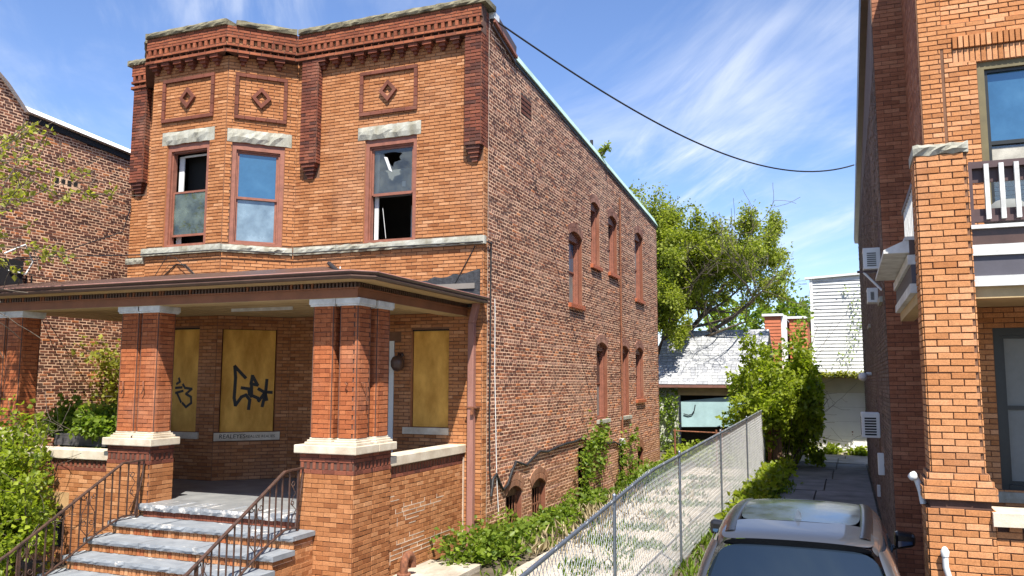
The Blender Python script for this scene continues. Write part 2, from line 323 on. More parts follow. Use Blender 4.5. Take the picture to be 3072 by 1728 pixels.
class Bricks:
    """all the bricks of one thing; the biggest in the photograph become single objects, the rest one joined part"""
    def __init__(s): s.rows = []; s.poly = []      # rows: (corners 8x3 , mat, tint, owner, weight)
    def add(s, fr, u0, u1, z0, z1, d, m, t, owner=None, single=True, inset=.003, slope=0.):
        s.rows.append((fr, u0, u1, z0, z1, d, m, t, owner, single, inset))
    def wall(s, fr, u0, u1, z0, z1, m, holes=(), L=.229, H=.0667, J=.011, d=.012, bond='run', head=None, owner=None, single=True, top=None, tint=(.5, .22), every=6, hstart=3, skipf=None, wob=.0015, off=0.):
        n = max(1, round((z1-z0)/H)); h = (z1-z0)/n
        for i in range(n):
            za, zb = z0+i*h, z0+(i+1)*h; zm = (za+zb)/2
            ue = u1 if top is None else min(u1, top(zb))
            if ue <= u0: continue
            ints = [(u0, ue)]
            for hf in holes:
                q = hf(zm)
                if q is None: continue
                nx = []
                for a, b in ints:
                    if q[1] <= a or q[0] >= b: nx.append((a, b)); continue
                    if q[0] > a: nx.append((a, q[0]))
                    if q[1] < b: nx.append((q[1], b))
                ints = nx
            isH = bond == 'common' and i % every == hstart
            p = L/2 if (isH or bond == 'head') else L
            ph = (p/2 if i % 2 else 0)+off+(random.uniform(-.02, .02) if bond == 'common' else 0)
            rowt = random.gauss(0, .04)
            for a, b in ints:
                k = math.floor((a-u0-ph)/p)
                while True:
                    x0 = u0+ph+k*p; x1 = x0+p; k += 1
                    if x0 >= b: break
                    x0 = max(x0, a); x1 = min(x1, b)
                    if x1-x0 < .03: continue
                    if skipf and skipf(x0, x1, zm): continue
                    mm = m; t = min(.97, max(.03, random.gauss(tint[0]+rowt, tint[1])))
                    if isH and head and random.random() < .85: mm = head; t = random.uniform(.1, .9)
                    w = random.gauss(0, wob)
                    s.add(fr, x0+J/2, x1-J/2, za+J/2+w, zb-J/2+w, max(.003, d+random.gauss(0, wob)), mm, t, owner, single)
    def arch(s, fr, A, n, m, rows=2, d=.012, owner=None, single=True):
        for r in range(rows):
            r0 = A.R+A.t*r/rows+.004; r1 = A.R+A.t*(r+1)/rows-.004
            for k in range(n):
                a0 = -A.th+2*A.th*k/n+.004/A.R; a1 = -A.th+2*A.th*(k+1)/n-.004/A.R
                P = [(A.um+rr*math.sin(a), A.cz+rr*math.cos(a)) for rr, a in ((r0, a0), (r0, a1), (r1, a1), (r1, a0))]
                dd = d+random.gauss(0, .0015)
                s.poly.append(([fr(u, z, 0) for u, z in P], [fr(u, z, dd) for u, z in P], m, random.uniform(.1, .9)))
    def finish(s, root, nsingle=300, name='brickwork'):
        rows = s.rows
        cen = np.array([tuple(r[0]((r[1]+r[2])/2, (r[3]+r[4])/2, r[5])) for r in rows]); nrm = np.array([tuple(r[0].N) for r in rows])
        dv = cen-CAM_P; dz = dv@CF; x = dv@CR/np.maximum(dz, .1)*FPX; y = dv@CU/np.maximum(dz, .1)*FPX
        fac = -(dv*nrm).sum(1)/np.linalg.norm(dv, axis=1)
        area = np.array([(r[2]-r[1])*(r[4]-r[3]) for r in rows])*np.maximum(fac, 0)/np.maximum(dz, .1)**2
        area[(dz < .5) | (abs(x) > 1536-20) | (abs(y) > 864-10)] = 0
        area *= np.array([1. if r[9] else 0. for r in rows])
        order = np.argsort(-area); sel = set(int(i) for i in order[:nsingle] if area[i] > 0)
        V = []; F = []; MI = []; T = []; mats = []
        def mid(m):
            if m not in mats: mats.append(m)
            return mats.index(m)
        k = 0
        for i, (fr, u0, u1, z0, z1, d, m, t, ow, sg, ins) in enumerate(rows):
            if i in sel:
                single_brick(fr, u0, u1, z0, z1, d, m, t, ow or root); continue
            V += [fr(u0, z0), fr(u1, z0), fr(u1, z1), fr(u0, z1), fr(u0+ins, z0+ins, d), fr(u1-ins, z0+ins, d), fr(u1-ins, z1-ins, d), fr(u0+ins, z1-ins, d)]
            F += [(k+4, k+5, k+6, k+7), (k, k+1, k+5, k+4), (k+1, k+2, k+6, k+5), (k+2, k+3, k+7, k+6), (k+3, k, k+4, k+7)]
            q = mid(m); MI += [q]*5; T += [t]*5; k += 8
        for b, f, m, t in s.poly:
            n = len(b); V += b+f; F.append(tuple(range(k+n, k+2*n))); F += [(k+j, k+(j+1) % n, k+n+(j+1) % n, k+n+j) for j in range(n)]
            q = mid(m); MI += [q]*(n+1); T += [t]*(n+1); k += 2*n
        if V: build_np(name, np.array([tuple(v) for v in V]), F, mats, MI, T, root, kind='stuff')
BRICK_ME = {}
def unit_brick(m):
    if m.name in BRICK_ME: return BRICK_ME[m.name]
    q = .014; w = .045
    vs = [(-.5, 0, -.5), (.5, 0, -.5), (.5, 0, .5), (-.5, 0, .5), (-.5, -.8, -.5), (.5, -.8, -.5), (.5, -.8, .5), (-.5, -.8, .5), (-.5+q, -1, -.5+w), (.5-q, -1, -.5+w), (.5-q, -1, .5-w), (-.5+q, -1, .5-w)]
    fs = [(8, 9, 10, 11)]
    for a, b in ((0, 4), (4, 8)):
        for j in range(4): fs.append((a+j, a+(j+1) % 4, b+(j+1) % 4, b+j))
    me = bpy.data.meshes.new('brick'); me.from_pydata(vs, [], fs); me.materials.append(m); BRICK_ME[m.name] = me; return me
def single_brick(fr, u0, u1, z0, z1, d, m, t, owner):
    o = bpy.data.objects.new('brick', unit_brick(m)); C.objects.link(o); o.parent = owner
    o.location = fr((u0+u1)/2, (z0+z1)/2, 0)-worldloc(owner); o.scale = (u1-u0, d, z1-z0)
    o.rotation_euler = (random.gauss(0, .004), random.gauss(0, .004), math.atan2(fr.U.y, fr.U.x)); o['tint'] = t
def plate(mb, fr, u0, u1, z0, z1, m, rects=(), d=0., depth=0., mr=None, top=None):
    """wall face with rectangular openings cut out, and the openings' reveals"""
    us = sorted({u0, u1, *[x for r in rects for x in r[:2] if u0 < x < u1]}); zs = sorted({z0, z1, *[x for r in rects for x in r[2:4] if z0 < x < z1]})
    for i in range(len(us)-1):
        for j in range(len(zs)-1):
            cu, cz = (us[i]+us[i+1])/2, (zs[j]+zs[j+1])/2
            if any(r[0] < cu < r[1] and r[2] < cz < r[3] for r in rects): continue
            if top and j == len(zs)-2:
                mb.poly([fr(us[i], zs[j], d), fr(us[i+1], zs[j], d), fr(us[i+1], top(us[i+1]), d), fr(us[i], top(us[i]), d)], m); continue
            mb.poly([fr(us[i], zs[j], d), fr(us[i+1], zs[j], d), fr(us[i+1], zs[j+1], d), fr(us[i], zs[j+1], d)], m)
    if depth:
        for r in rects:
            a, b, c, e = r[:4]; q = [(a, c), (b, c), (b, e), (a, e)]
            for k in range(4):
                p0, p1 = q[k], q[(k+1) % 4]
                mb.poly([fr(*p0, d), fr(*p1, d), fr(*p1, d-depth), fr(*p0, d-depth)], mr or m)

# ------------------------------------------------------------------ plants
def leaves_mesh(name, P, D, size, m, parent=None, wide=.42, jit=.35, tint=None, **props):
    """folded leaves at points P pointing along D"""
    P = np.asarray(P, float); n = len(P); D = np.asarray(D, float)+RNG.normal(0, jit, (n, 3)); D /= np.linalg.norm(D, axis=1)[:, None]+1e-9
    A = np.cross(D, RNG.normal(0, 1, (n, 3))+np.array([0, 0, .9])); A /= np.linalg.norm(A, axis=1)[:, None]+1e-9; N = np.cross(A, D)
    s = size*RNG.uniform(.6, 1.25, n)[:, None]
    base = P; tip = P+D*s-N*s*.12; mid = P+D*s*.45
    l = mid+A*s*wide+N*s*.14; r = mid-A*s*wide+N*s*.14
    V = np.stack([base, l, tip, r], 1).reshape(-1, 3)
    i = np.arange(n)*4; F = np.stack([np.stack([i, i+1, i+2], 1), np.stack([i, i+2, i+3], 1)], 1).reshape(-1, 3)
    t = np.clip(RNG.normal(.5, .25, n), 0, 1) if tint is None else np.clip(tint, 0, 1)
    lo, hi = V.min(0), V.max(0); org = Vector(((lo[0]+hi[0])/2, (lo[1]+hi[1])/2, lo[2]))
    me = bpy.data.meshes.new(name); me.vertices.add(len(V)); me.vertices.foreach_set('co', (V-np.array(org)).ravel())
    me.loops.add(len(F)*3); me.loops.foreach_set('vertex_index', F.ravel().astype(np.int32)); me.polygons.add(len(F))
    me.polygons.foreach_set('loop_start', np.arange(len(F), dtype=np.int32)*3); me.update(calc_edges=True)
    me.materials.append(m); a = me.attributes.new('tint', 'FLOAT', 'FACE'); a.data.foreach_set('value', np.repeat(t, 2).astype(np.float32))
    o = bpy.data.objects.new(name, me); C.objects.link(o)
    if parent: o.parent = parent; o.location = org-worldloc(parent)
    else: o.location = org
    for k, x in props.items(): o[k] = x
    return o
def rnd_dir(): 
    v = Vector((random.gauss(0, 1), random.gauss(0, 1), random.gauss(0, 1))); return v.normalized()
def grow(mb, p, d, length, r, depth, out, m, kids=(3, 4), spread=.7, up=.12, shrink=.66, seg=4, wig=.18, minr=.004, keep=None):
    """a limb with side branches; out collects (point, direction) along the thin ends"""
    pts = [Vector(p)]; rr = [r]; dd = Vector(d).normalized()
    for i in range(seg):
        dd = (dd+rnd_dir()*wig+Vector((0, 0, up*.35))).normalized(); pts.append(pts[-1]+dd*length/seg); rr.append(max(minr, r*(1-.55*(i+1)/seg)))
        if depth <= 1:
            for _ in range(2): out.append((pts[-2].lerp(pts[-1], random.random()), dd.copy()))
    if r > minr*1.2 or depth <= 1: mb.tube(pts, rr, m, 5 if r < .06 else 8, caps=False)
    if depth <= 0: return
    for k in range(random.randint(*kids)):
        f = random.uniform(.35, 1.) if k else 1.
        i = min(seg-1, int(f*seg)); q = pts[i].lerp(pts[i+1], f*seg-i if f < 1 else 1)
        nd = (dd*(1-spread)+rnd_dir()*spread+Vector((0, 0, up))).normalized()
        grow(mb, q, nd, length*shrink*random.uniform(.75, 1.2), max(minr, rr[i+1 if i+1 < len(rr) else -1]*.75), depth-1, out, m, kids, spread, up, shrink, seg, wig, minr)
def leafy(out, per, spread, keep=None):
    P = []; D = []
    for q, d in out:
        for _ in range(per):
            o = rnd_dir()*random.uniform(0, spread); p = q+o
            if keep and not keep(p): continue
            P.append(tuple(p)); D.append(tuple((d*.4+o.normalized()*.8+Vector((0, 0, -.25)))))
    return P, D

# ------------------------------------------------------------------ the setting: ground, path, driveway, pavement
def struct(o): o['kind'] = 'structure'; return o
mb = MB(); mb.bx(-150, 150, -60, 200, -.6, -.03, SOIL); struct(mb.build('ground'))
mb = MB(); mb.bx(-60, 60, -60, -10.4, -.03, -.02, mat('asphalt', (.055, .055, .056), .9, .2, 5, bmp=.4)); struct(mb.build('street'))
def slab_row(name, x0, x1, ys, z, m, owner_name, jit=.02):
    mb = MB(); mb.bx(x0, x1, ys[0], ys[-1], -.04, z-.06, SOIL); own = struct(mb.build(owner_name))
    for a, b in zip(ys[:-1], ys[1:]):
        xs = [x0, (x0+x1)/2+random.uniform(-.3, .3), x1] if x1-x0 > 1.9 else [x0, x1]
        for xa, xb in zip(xs[:-1], xs[1:]):
            q = MB(); g = .018; dz = [random.gauss(0, .008) for _ in range(4)]
            P = [(xa+g, a+g), (xb-g, a+g), (xb-g, b-g), (xa+g, b-g)]
            top = [(px, py, z+dz[i]) for i, (px, py) in enumerate(P)]; bot = [(px, py, z-.1) for px, py in P]
            q.mesh(bot+top, [(4, 5, 6, 7), (0, 1, 5, 4), (1, 2, 6, 5), (2, 3, 7, 6), (3, 0, 4, 7)], m); q.build(name, own)
    return own
slab_row('slab', 1.15, 3.45, [-10.2, -8.3, -6.4, -4.5, -2.6, -.7, 1.2, 3.0, 4.8, 6.6, 8.4, 10.2, 12.0, 13.8, 15.6], .025, CONC, 'side_path')
slab_row('slab', 4.42, 6.75, [-10.2, -7.2, -4.2, -1.2, 1.8, 4.8, 7.8, 10.8, 13.8, 16.8, 19.2], .022, CONCD, 'driveway')
slab_row('slab', 4.42, 7.6, [19.2, 21.2, 22.9], .03, CONC, 'garage_apron')
slab_row('slab', -12, 1.1, [-10.2, -8.4, -6.6], .02, CONC, 'pavement')

# ------------------------------------------------------------------ the vacant brick house
HOUSE = thing('brick_house', 'vacant two storey orange brick house with a corner bay and boarded ground floor', 'house', (-4.4, 7.5, 0))
HB = Bricks()
ZT = 10.15
FRONT = Fr((0, 0, 0), (1, 0, 0)); BAY = Fr((0, -1, 0), (1, 0, 0)); CAN = Fr((-5.25, -1, 0), (1, 1, 0)); CANL = Fr((-8.2, 0, 0), (1, -1, 0)); SIDE = Fr((0, 0, 0), (0, 1, 0))
CW = math.sqrt(2)
# openings
WR = (-2.60, -1.43, 5.70, 7.79); WB = (-6.76, -5.65, 5.70, 7.85); WC = (.135, 1.17, 5.70, 7.79)
BR = (-1.47, -.68, 2.13, 3.96); DR = (-2.95, -1.84, 1.06, 3.75); BB = (-6.42, -5.69, 1.98, 4.03); BC = (.10, 1.145, 1.98, 4.02)
def ho(r, lint=None, sill=None):
    hs = [rect_hole(*r)]
    if lint: hs.append(rect_hole(*lint))
    if sill: hs.append(rect_hole(*sill))
    return hs
LR = (-2.77, -1.34, 7.79, 8.06); LB = (-6.90, -5.53, 7.85, 8.12); LC = (.03, 1.30, 7.79, 8.07)
BAND = (9.58, 10.15)
def pilaster_hole(a, b): return rect_hole(a, b, 7.10, 10.2)
def front_section(name, fr, u0, u1, rects, lint, sill_z=(5.53, 5.69), extra=(), z1=BAND[0]):
    mb = MB(); plate(mb, fr, u0, u1, 0, ZT, MORT_B, rects, depth=.13, mr=BUFF); w = mb.build(name, HOUSE)
    holes = [rect_hole(*r) for r in rects]+[rect_hole(*r) for r in lint]+[rect_hole(u0-1, u1+1, *sill_z)]+list(extra)
    HB.wall(fr, u0, u1, 0.0, z1, BUFF, holes, owner=w, tint=(.52, .17), wob=.0013)
    return w
wr = front_section('front_wall', FRONT, -4.25, 0, [WR, BR, DR], [LR, (-1.62, -.66, 2.0, 2.13), (-3.05, -1.7, 3.75, 3.95)], extra=[pilaster_hole(-.33, .02), pilaster_hole(-4.06, -3.67)])
wl = front_section('front_wall', FRONT, -8.75, -8.2, [], [], sill_z=(5.57, 5.70), extra=[pilaster_hole(-8.68, -8.30)])
wb = front_section('bay_wall', BAY, -7.2, -5.25, [WB, BB], [LB, (-6.5, -5.6, 1.85, 1.98)])
wc = front_section('bay_wall', CAN, 0, CW, [WC, BC], [LC, (.01, 1.25, 1.82, 1.98)])
wcl = front_section('bay_wall', CANL, 0, CW, [], [])
# deep brick piers between bay faces on the ground floor and a water table course are part of the brickwork above
# dark red cornice: four courses, dentils, one course, dog tooth, one course
def cornice(fr, u0, u1, c0=0., c1=0.):
    a, b = u0-c0*.19, u1+c1*.19
    mb = MB(); mb.fb(fr, a, b, 9.585, 9.652, -.05, .195, MORT_D); mb.fb(fr, a, b, 9.652, 9.717, -.05, .09, MORT_D); mb.fb(fr, a, b, 9.717, 9.776, -.05, .19, MORT_D)
    mb.fb(fr, a, b, 9.776, 9.896, -.05, .125, MORT_D); mb.fb(fr, a, b, 9.896, ZT-.001, -.05, .18, MORT_D)
    w = mb.build('cornice', HOUSE)
    o = fr
    HB.wall(o.off(.195), a, b, 9.585, 9.652, RED, owner=w, d=.008)
    HB.wall(o.off(.19), a, b, 9.717, 9.776, RED, owner=w, d=.008, H=.06)
    HB.wall(o.off(.18), a, b, 9.896, ZT-.002, RED, owner=w, d=.008)
    HB.wall(o.off(.125), a, b, 9.776, 9.896, BUFF, owner=w, d=.004, H=.12, L=.11, tint=(.9, .05))
    n = round((b-a)/.148)
    for i in range(n):
        x = a+(b-a)*(i+.5)/n
        HB.add(o.off(.125), x-.036, x+.036, 9.781, 9.893, .065, RED, random.uniform(.1, .7), w)
    n = round((b-a)/.165)
    for i in range(n):                       # dog tooth: bricks set at an angle, one face tinted lighter as if lit
        x = a+(b-a)*(i+.5)/n; q = MB(); z0, z1 = 9.656, 9.714; h = .06
        P = [o(x-h, z0, .09), o(x+h*.2, z0, .185), o(x+h, z0, .09)]; P2 = [o(x-h, z1, .09), o(x+h*.2, z1, .185), o(x+h, z1, .09)]
        HB.poly.append((P, P2, RED, .9)); HB.poly.append(([P[0], P2[0], P2[1], P[1]][:4], [P[0], P[1], P2[1], P2[0]], RED, .95)); HB.poly.append(([P[1], P2[1], P2[2], P[2]], [P[1], P[2], P2[2], P2[1]], RED, .6))
    return w
for fr, a, b, c0, c1 in ((FRONT, -4.25, .02, -.4, 0), (FRONT, -8.75, -8.2, 0, -.4), (BAY, -7.2, -5.25, .4, .4), (CAN, 0, CW, .4, -.4), (CANL, 0, CW, -.4, .4)): cornice(fr, a, b, c0, c1)
def corbels(fr, us):
    for u in us:
        mb = MB()
        for w, z0, z1, d in ((.10, 9.52, 9.583, .17), (.065, 9.455, 9.518, .12), (.035, 9.39, 9.453, .07)): mb.fb(fr, u-w, u+w, z0, z1, 0, d, RED if 0 else TRIM, random.uniform(.3, .9))
        mb.build('corbel', HOUSE)
corbels(FRONT, [-.55-.305*i for i in range(11)]); corbels(BAY, [-5.50-.32*i for i in range(6)]); corbels(CAN, [.27+.36*i for i in range(3)])
def pilaster(u0, u1, d=.17, side=False):
    mb = MB(); mb.fb(FRONT, u0, u1, 7.40, 9.584, 0, d-.009, MORT_D); w = mb.build('pilaster', HOUSE)
    HB.wall(FRONT.off(d-.009), u0, u1, 7.40, 9.584, TRIM, owner=w, L=.229, tint=(.5, .3))
    f2 = Fr(FRONT(u1, 0, d-.009), (0, 1, 0)); HB.wall(f2, 0, d-.009, 7.40, 9.584, TRIM, L=.11, owner=w, tint=(.5, .3), off=.0)
    f3 = Fr(FRONT(u0, 0, 0), (0, -1, 0)); HB.wall(f3, 0, d-.009, 7.40, 9.584, TRIM, L=.11, owner=w)
    mb = MB(); uc = (u0+u1)/2; hw = (u1-u0)/2
    for i, (f, dd) in enumerate(((.82, .145), (.66, .115), (.50, .085), (.34, .055))): mb.fb(FRONT, uc-hw*f, uc+hw*f, 7.40-.075*(i+1)+.004, 7.40-.075*i, 0, dd, TRIM, random.uniform(.1, .6))
    mb.build('pilaster_corbel', HOUSE)
pilaster(-.33, .005); pilaster(-4.06, -3.67); pilaster(-8.68, -8.30)
def panel(fr, u0, u1, z0, z1):
    rt = thing_part('panel_frame', HOUSE)
    mb = MB(); w = .075
    for (a, b, c, e, n, hor) in ((u0, u1, z1-w, z1, 5, 1), (u0, u1, z0, z0+w, 5, 1), (u0, u0+w, z0+w, z1-w, 4, 0), (u1-w, u1, z0+w, z1-w, 4, 0)):
        for k in range(n):
            q = MB(); f0, f1 = k/n, (k+1)/n
            if hor: q.fb(fr, a+(b-a)*f0+.003, a+(b-a)*f1-.003, c, e, 0, .055, PANELB, random.uniform(.4, .95))
            else: q.fb(fr, a, b, c+(e-c)*f0+.003, c+(e-c)*f1-.003, 0, .055, PANELB, random.uniform(.4, .95))
            q.build('brick', rt, bevel=.006)
    uc, zc = (u0+u1)/2, (z0+z1)/2+.005; hw, hh, th = .20, .225, .30
    P = [(uc, zc+hh), (uc+hw, zc), (uc, zc-hh), (uc-hw, zc)]
    for k in range(4):
        p0, p1 = P[k], P[(k+1) % 4]; i0 = (uc+(p0[0]-uc)*.56, zc+(p0[1]-zc)*.56); i1 = (uc+(p1[0]-uc)*.56, zc+(p1[1]-zc)*.56)
        q = MB(); pts = [p0, p1, i1, i0]; pts = pts if k % 2 else pts
        q.mesh([fr(u, z, 0) for u, z in pts]+[fr(u, z, .07) for u, z in pts], [(7, 6, 5, 4), (0, 1, 5, 4), (1, 2, 6, 5), (2, 3, 7, 6), (3, 0, 4, 7)], PANELB, random.uniform(.5, .95)); q.build('diamond_brick', rt)
def thing_part(name, parent):
    o = bpy.data.objects.new(name, None); C.objects.link(o); o.parent = parent; o.empty_display_size = .1; o.location = Vector((0, 0, 0))-worldloc(parent); return o
panel(FRONT, -2.735, -1.42, 8.28, 9.20); panel(BAY, -6.93, -5.57, 8.33, 9.255); panel(CAN, .14, 1.18, 8.27, 9.23)

def rough_block(mb, fr, u0, u1, z0, z1, d0, d1, m, nu=14, nz=3, amp=.018, seed=0):
    """rock faced stone: a box with an uneven front"""
    rnd = random.Random(seed+int(abs(u0)*991)); G = []
    for j in range(nz+1):
        for i in range(nu+1):
            e = 0 if (i in (0, nu) or j in (0, nz)) else 1
            G.append(fr(u0+(u1-u0)*i/nu+(rnd.uniform(-.3, .3)*(u1-u0)/nu if 0 < i < nu else 0), z0+(z1-z0)*j/nz+(rnd.uniform(-.25, .25)*(z1-z0)/nz if 0 < j < nz else 0)+(rnd.uniform(-.5, .5)*amp if j in (0, nz) else 0), d1-amp*1.2+e*rnd.uniform(0, amp*2)))
    n = nu+1; fs = [(j*n+i, j*n+i+1, (j+1)*n+i+1, (j+1)*n+i) for j in range(nz) for i in range(nu)]
    k = len(G); per = [i for i in range(n)]+[j*n+nu for j in range(1, nz+1)]+[nz*n+i for i in range(nu-1, -1, -1)]+[j*n for j in range(nz-1, 0, -1)]
    B = []
    for p in per:
        g = G[p]; B.append(g-fr.N*(d1-d0))
    vs = G+B; L = len(per)
    for i in range(L): fs.append((per[(i+1) % L], per[i], k+i, k+(i+1) % L))
    mb.mesh(vs, fs, m)
def stone(name, fr, u0, u1, z0, z1, d, m=STONE, amp=.016, nu=14, nz=3, d0=-.02):
    mb = MB(); rough_block(mb, fr, u0, u1, z0, z1, d0, d, m, nu, nz, amp); return mb.build(name, HOUSE)
for fr, r in ((FRONT, LR), (BAY, LB), (CAN, LC)): stone('lintel', fr, *r, .035, amp=.02)
# sill course, in separate stones
for a, b, am in ((-4.22, -3.2, .012), (-3.2, -1.9, .02), (-1.9, .06, .006)): stone('sill_stone', FRONT, a+.003, b-.003, 5.53, 5.685, .075, amp=am, nu=max(6, int((b-a)*10)))
for a, b, am in ((-7.28, -6.2, .006), (-6.2, -5.22, .006)): stone('sill_stone', BAY, a+.003, b-.003, 5.53, 5.685, .075, amp=am)
stone('sill_stone', CAN, .02, CW-.04, 5.53, 5.68, .073, amp=.018, nu=18); stone('sill_stone', CANL, .04, CW-.02, 5.53, 5.68, .073)
stone('sill_stone', FRONT, -8.80, -8.24, 5.57, 5.70, .05, amp=.012)
# coping stones
def coping(fr, a, b, n):
    for k in range(n):
        mb = MB(); rough_block(mb, fr, a+(b-a)*k/n+.004, a+(b-a)*(k+1)/n-.004, ZT, ZT+.115, -.28, .25, COPING, 10, 3, .016, k); mb.build('coping_stone', HOUSE)
coping(FRONT, -4.15, .12, 4); coping(BAY, -7.30, -5.15, 2); coping(CAN, .10, CW-.10, 1); coping(CANL, .10, CW-.10, 1); coping(FRONT, -8.86, -8.26, 1)

# sash windows of the front
def sash_window(fr, r, parent, fw=.085, rec=.08, upper=G_BLUE, lower=G_BLUEL, up_raised=0., low_open=0., head=.14, lower_glass=True, dep=.10):
    u0, u1, z0, z1 = r
    rt = thing_part('window', parent)
    mb = MB(); d0, d1 = -rec-dep, -rec+.05
    mb.fb(fr, u0, u0+fw, z0, z1, d0, d1, FRAMEP); mb.fb(fr, u1-fw, u1, z0, z1, d0, d1, FRAMEP); mb.fb(fr, u0+fw, u1-fw, z1-head, z1, d0, d1, FRAMEP); mb.fb(fr, u0+fw, u1-fw, z0, z0+.05, d0, d1+.01, FRAMEP)
    mb.fb(fr, u0+fw, u0+fw+.03, z0+.05, z1-head, d0, d1-.04, FRAMEP); mb.fb(fr, u1-fw-.03, u1-fw, z0+.05, z1-head, d0, d1-.04, FRAMEP); mb.fb(fr, u0+fw+.03, u1-fw-.03, z1-head-.03, z1-head, d0, d1-.04, FRAMEP)
    mb.build('window_frame', rt)
    a, b, c, e = u0+fw+.03, u1-fw-.03, z0+.05, z1-head-.03; zm = (c+e)/2-.02
    def sash(za, zb, d, m, nm):
        if m is None: return
        mb = MB(); s = .038
        mb.fb(fr, a, a+s, za, zb, d-.03, d, FRAMEP); mb.fb(fr, b-s, b, za, zb, d-.03, d, FRAMEP); mb.fb(fr, a+s, b-s, zb-s, zb, d-.03, d, FRAMEP); mb.fb(fr, a+s, b-s, za, za+s*1.3, d-.03, d, FRAMEP)
        mb.build('sash', rt)
        mb = MB(); mb.fb(fr, a+s, b-s, za+s*1.3, zb-s, d-.02, d-.014, m); mb.build('pane', rt)
    if upper: sash(zm-.02-up_raised*0, e, -rec-.02, upper, 'upper')
    if lower: sash(c+low_open, zm+.02+low_open, -rec-.055, lower, 'lower')
    return rt, (a, b, c, e, zm)
# right hand window: broken pane over a grey blind, empty lower sash
rt, (a, b, c, e, zm) = sash_window(FRONT, WR, HOUSE, upper=None, lower=None)
mb = MB(); s = .038
for q in ((a, a+s, zm, e), (b-s, b, zm, e), (a+s, b-s, e-s, e), (a+s, b-s, zm-.02, zm+.035)): mb.fb(FRONT, *q, -.13, -.10, FRAMEP)
mb.build('sash', rt)
mb = MB()      # what is left of the broken pane: a ring of glass round a jagged hole
A, B, Z0, Z1 = a+s, b-s, zm+.035, e-s
outer = [(A, Z0), (B, Z0), (B, Z1), (A, Z1)]
hole = [(A+.20, Z1-.07), (A+.30, Z1-.20), (A+.26, Z1-.22), (A+.42, Z1-.36), (A+.46, Z1-.27), (A+.60, Z1-.24), (A+.57, Z1-.17), (A+.64, Z1-.10), (A+.44, Z1-.06)]
mb.poly([FRONT(*p, -.115) for p in (outer[0], outer[1], hole[4], hole[3])], G_CLEAR); mb.poly([FRONT(*p, -.115) for p in (outer[1], outer[2], hole[7], hole[6], hole[5], hole[4])], G_CLEAR)
mb.poly([FRONT(*p, -.115) for p in (outer[2], outer[3], hole[0], hole[8], hole[7])], G_CLEAR); mb.poly([FRONT(*p, -.115) for p in (outer[3], outer[0], hole[3], hole[2], hole[1], hole[0])], G_CLEAR)
mb.build('broken_pane', rt, label='broken upper pane with a jagged hole')
mb = MB(); mb.mesh([FRONT(A+.22, Z1-.14, -.109), FRONT(A+.34, Z1-.42, -.106), FRONT(A+.42, Z1-.47, -.104), FRONT(A+.30, Z1-.16, -.109)], [(0, 1, 2, 3)], CURT); mb.build('glass_shard', rt)
mb = MB(); mb.fb(FRONT, a+.09, b+.02, zm-.02, e-.42, -.27, -.255, SHADEM); mb.build('blind', rt)
mb = MB(); mb.fb(FRONT, a+.60, a+.68, zm+.17, zm+.28, -.252, -.249, PVC); mb.build('paper_tag', rt)
mb = MB(); mb.fb(FRONT, a, a+.09, c, e-.05, -.24, -.22, CURT); mb.fb(FRONT, a+.40, a+.50, c, zm-.05, -1.05, -1.0, CURT); mb.build('window_lining', rt)
mb = MB(); mb.tube([FRONT(a+.20, zm-.25, -.2), FRONT(a+.29, c+.05, -.19)], .006, CURT, 5); mb.build('blind_cord', rt)
# bay front window: lower sash raised behind dusty glass
rt, (a, b, c, e, zm) = sash_window(BAY, WB, HOUSE, upper=None, lower=None)
mb = MB(); s = .03; zl = c+.17
for q in ((a, a+s, zl, zm+.17), (b-s, b, zl, zm+.17), (a+s, b-s, zl, zl+.045), (a+s, b-s, zm+.13, zm+.17)): mb.fb(BAY, *q, -.14, -.11, FRAMEP)
mb.build('sash', rt)
mb = MB(); mb.fb(BAY, a+s, b-s, zl+.045, zm+.13, -.128, -.122, G_DUSTY); mb.build('pane', rt)
mb = MB(); mb.fb(BAY, a, b, c, e, -.52, -.50, G_DARK if 0 else VOIDM); mb.build('dark_room', rt)
mb = MB(); mb.fb(BAY, a, a+.13, c, e-.03, -.26, -.24, CURT); mb.fb(BAY, a+.13, b, e-.06, e-.02, -.26, -.24, CURT); mb.build('window_lining', rt)
mb = MB(); mb.mesh([BAY(a+.02, zm-.02, -.2), BAY(a+.2, c+.45, -.2), BAY(a+.16, c+.5, -.2), BAY(a+.02, zm+.12, -.2)], [(0, 1, 2, 3)], CURT); mb.build('torn_curtain', rt)
# canted window: two whole panes, the upper with the mirrored sky in its colour
sash_window(CAN, WC, HOUSE)
# boarded openings of the ground floor
def boarded(fr, r, sill, graffiti=None, text=None):
    rt = thing_part('boarded_window', HOUSE)
    mb = MB(); mb.fb(fr, r[0]+.02, r[1]-.02, r[2]+.005, r[3]-.03, -.10, -.055, PLY); bo = mb.build('plywood_board', rt)
    mb = MB(); mb.fb(fr, r[0], r[1], r[3]-.03, r[3], -.13, -.03, VOIDM); mb.build('head_gap', rt)
    mb = MB(); rough_block(mb, fr, sill[0], sill[1], sill[2], sill[3], -.05, .045, WHITEP if 0 else CREAM, 8, 2, .004); so = mb.build('window_sill', rt)
    if graffiti:
        mb = MB()
        for st, wd in graffiti:
            pts = [Vector((p[0], p[1], 0)) for p in st]
            for i in range(len(pts)-1):
                dv = (pts[i+1]-pts[i]).normalized(); nn = Vector((-dv.y, dv.x, 0))*wd; ex = dv*wd*.6; a0, a1 = pts[i]-ex, pts[i+1]+ex
                mb.mesh([fr(q.x, q.y, -.0535+.0004*i) for q in (a0-nn, a1-nn, a1+nn, a0+nn)], [(0, 1, 2, 3)], BLACK)
        mb.build('graffiti', rt)
    return rt, so
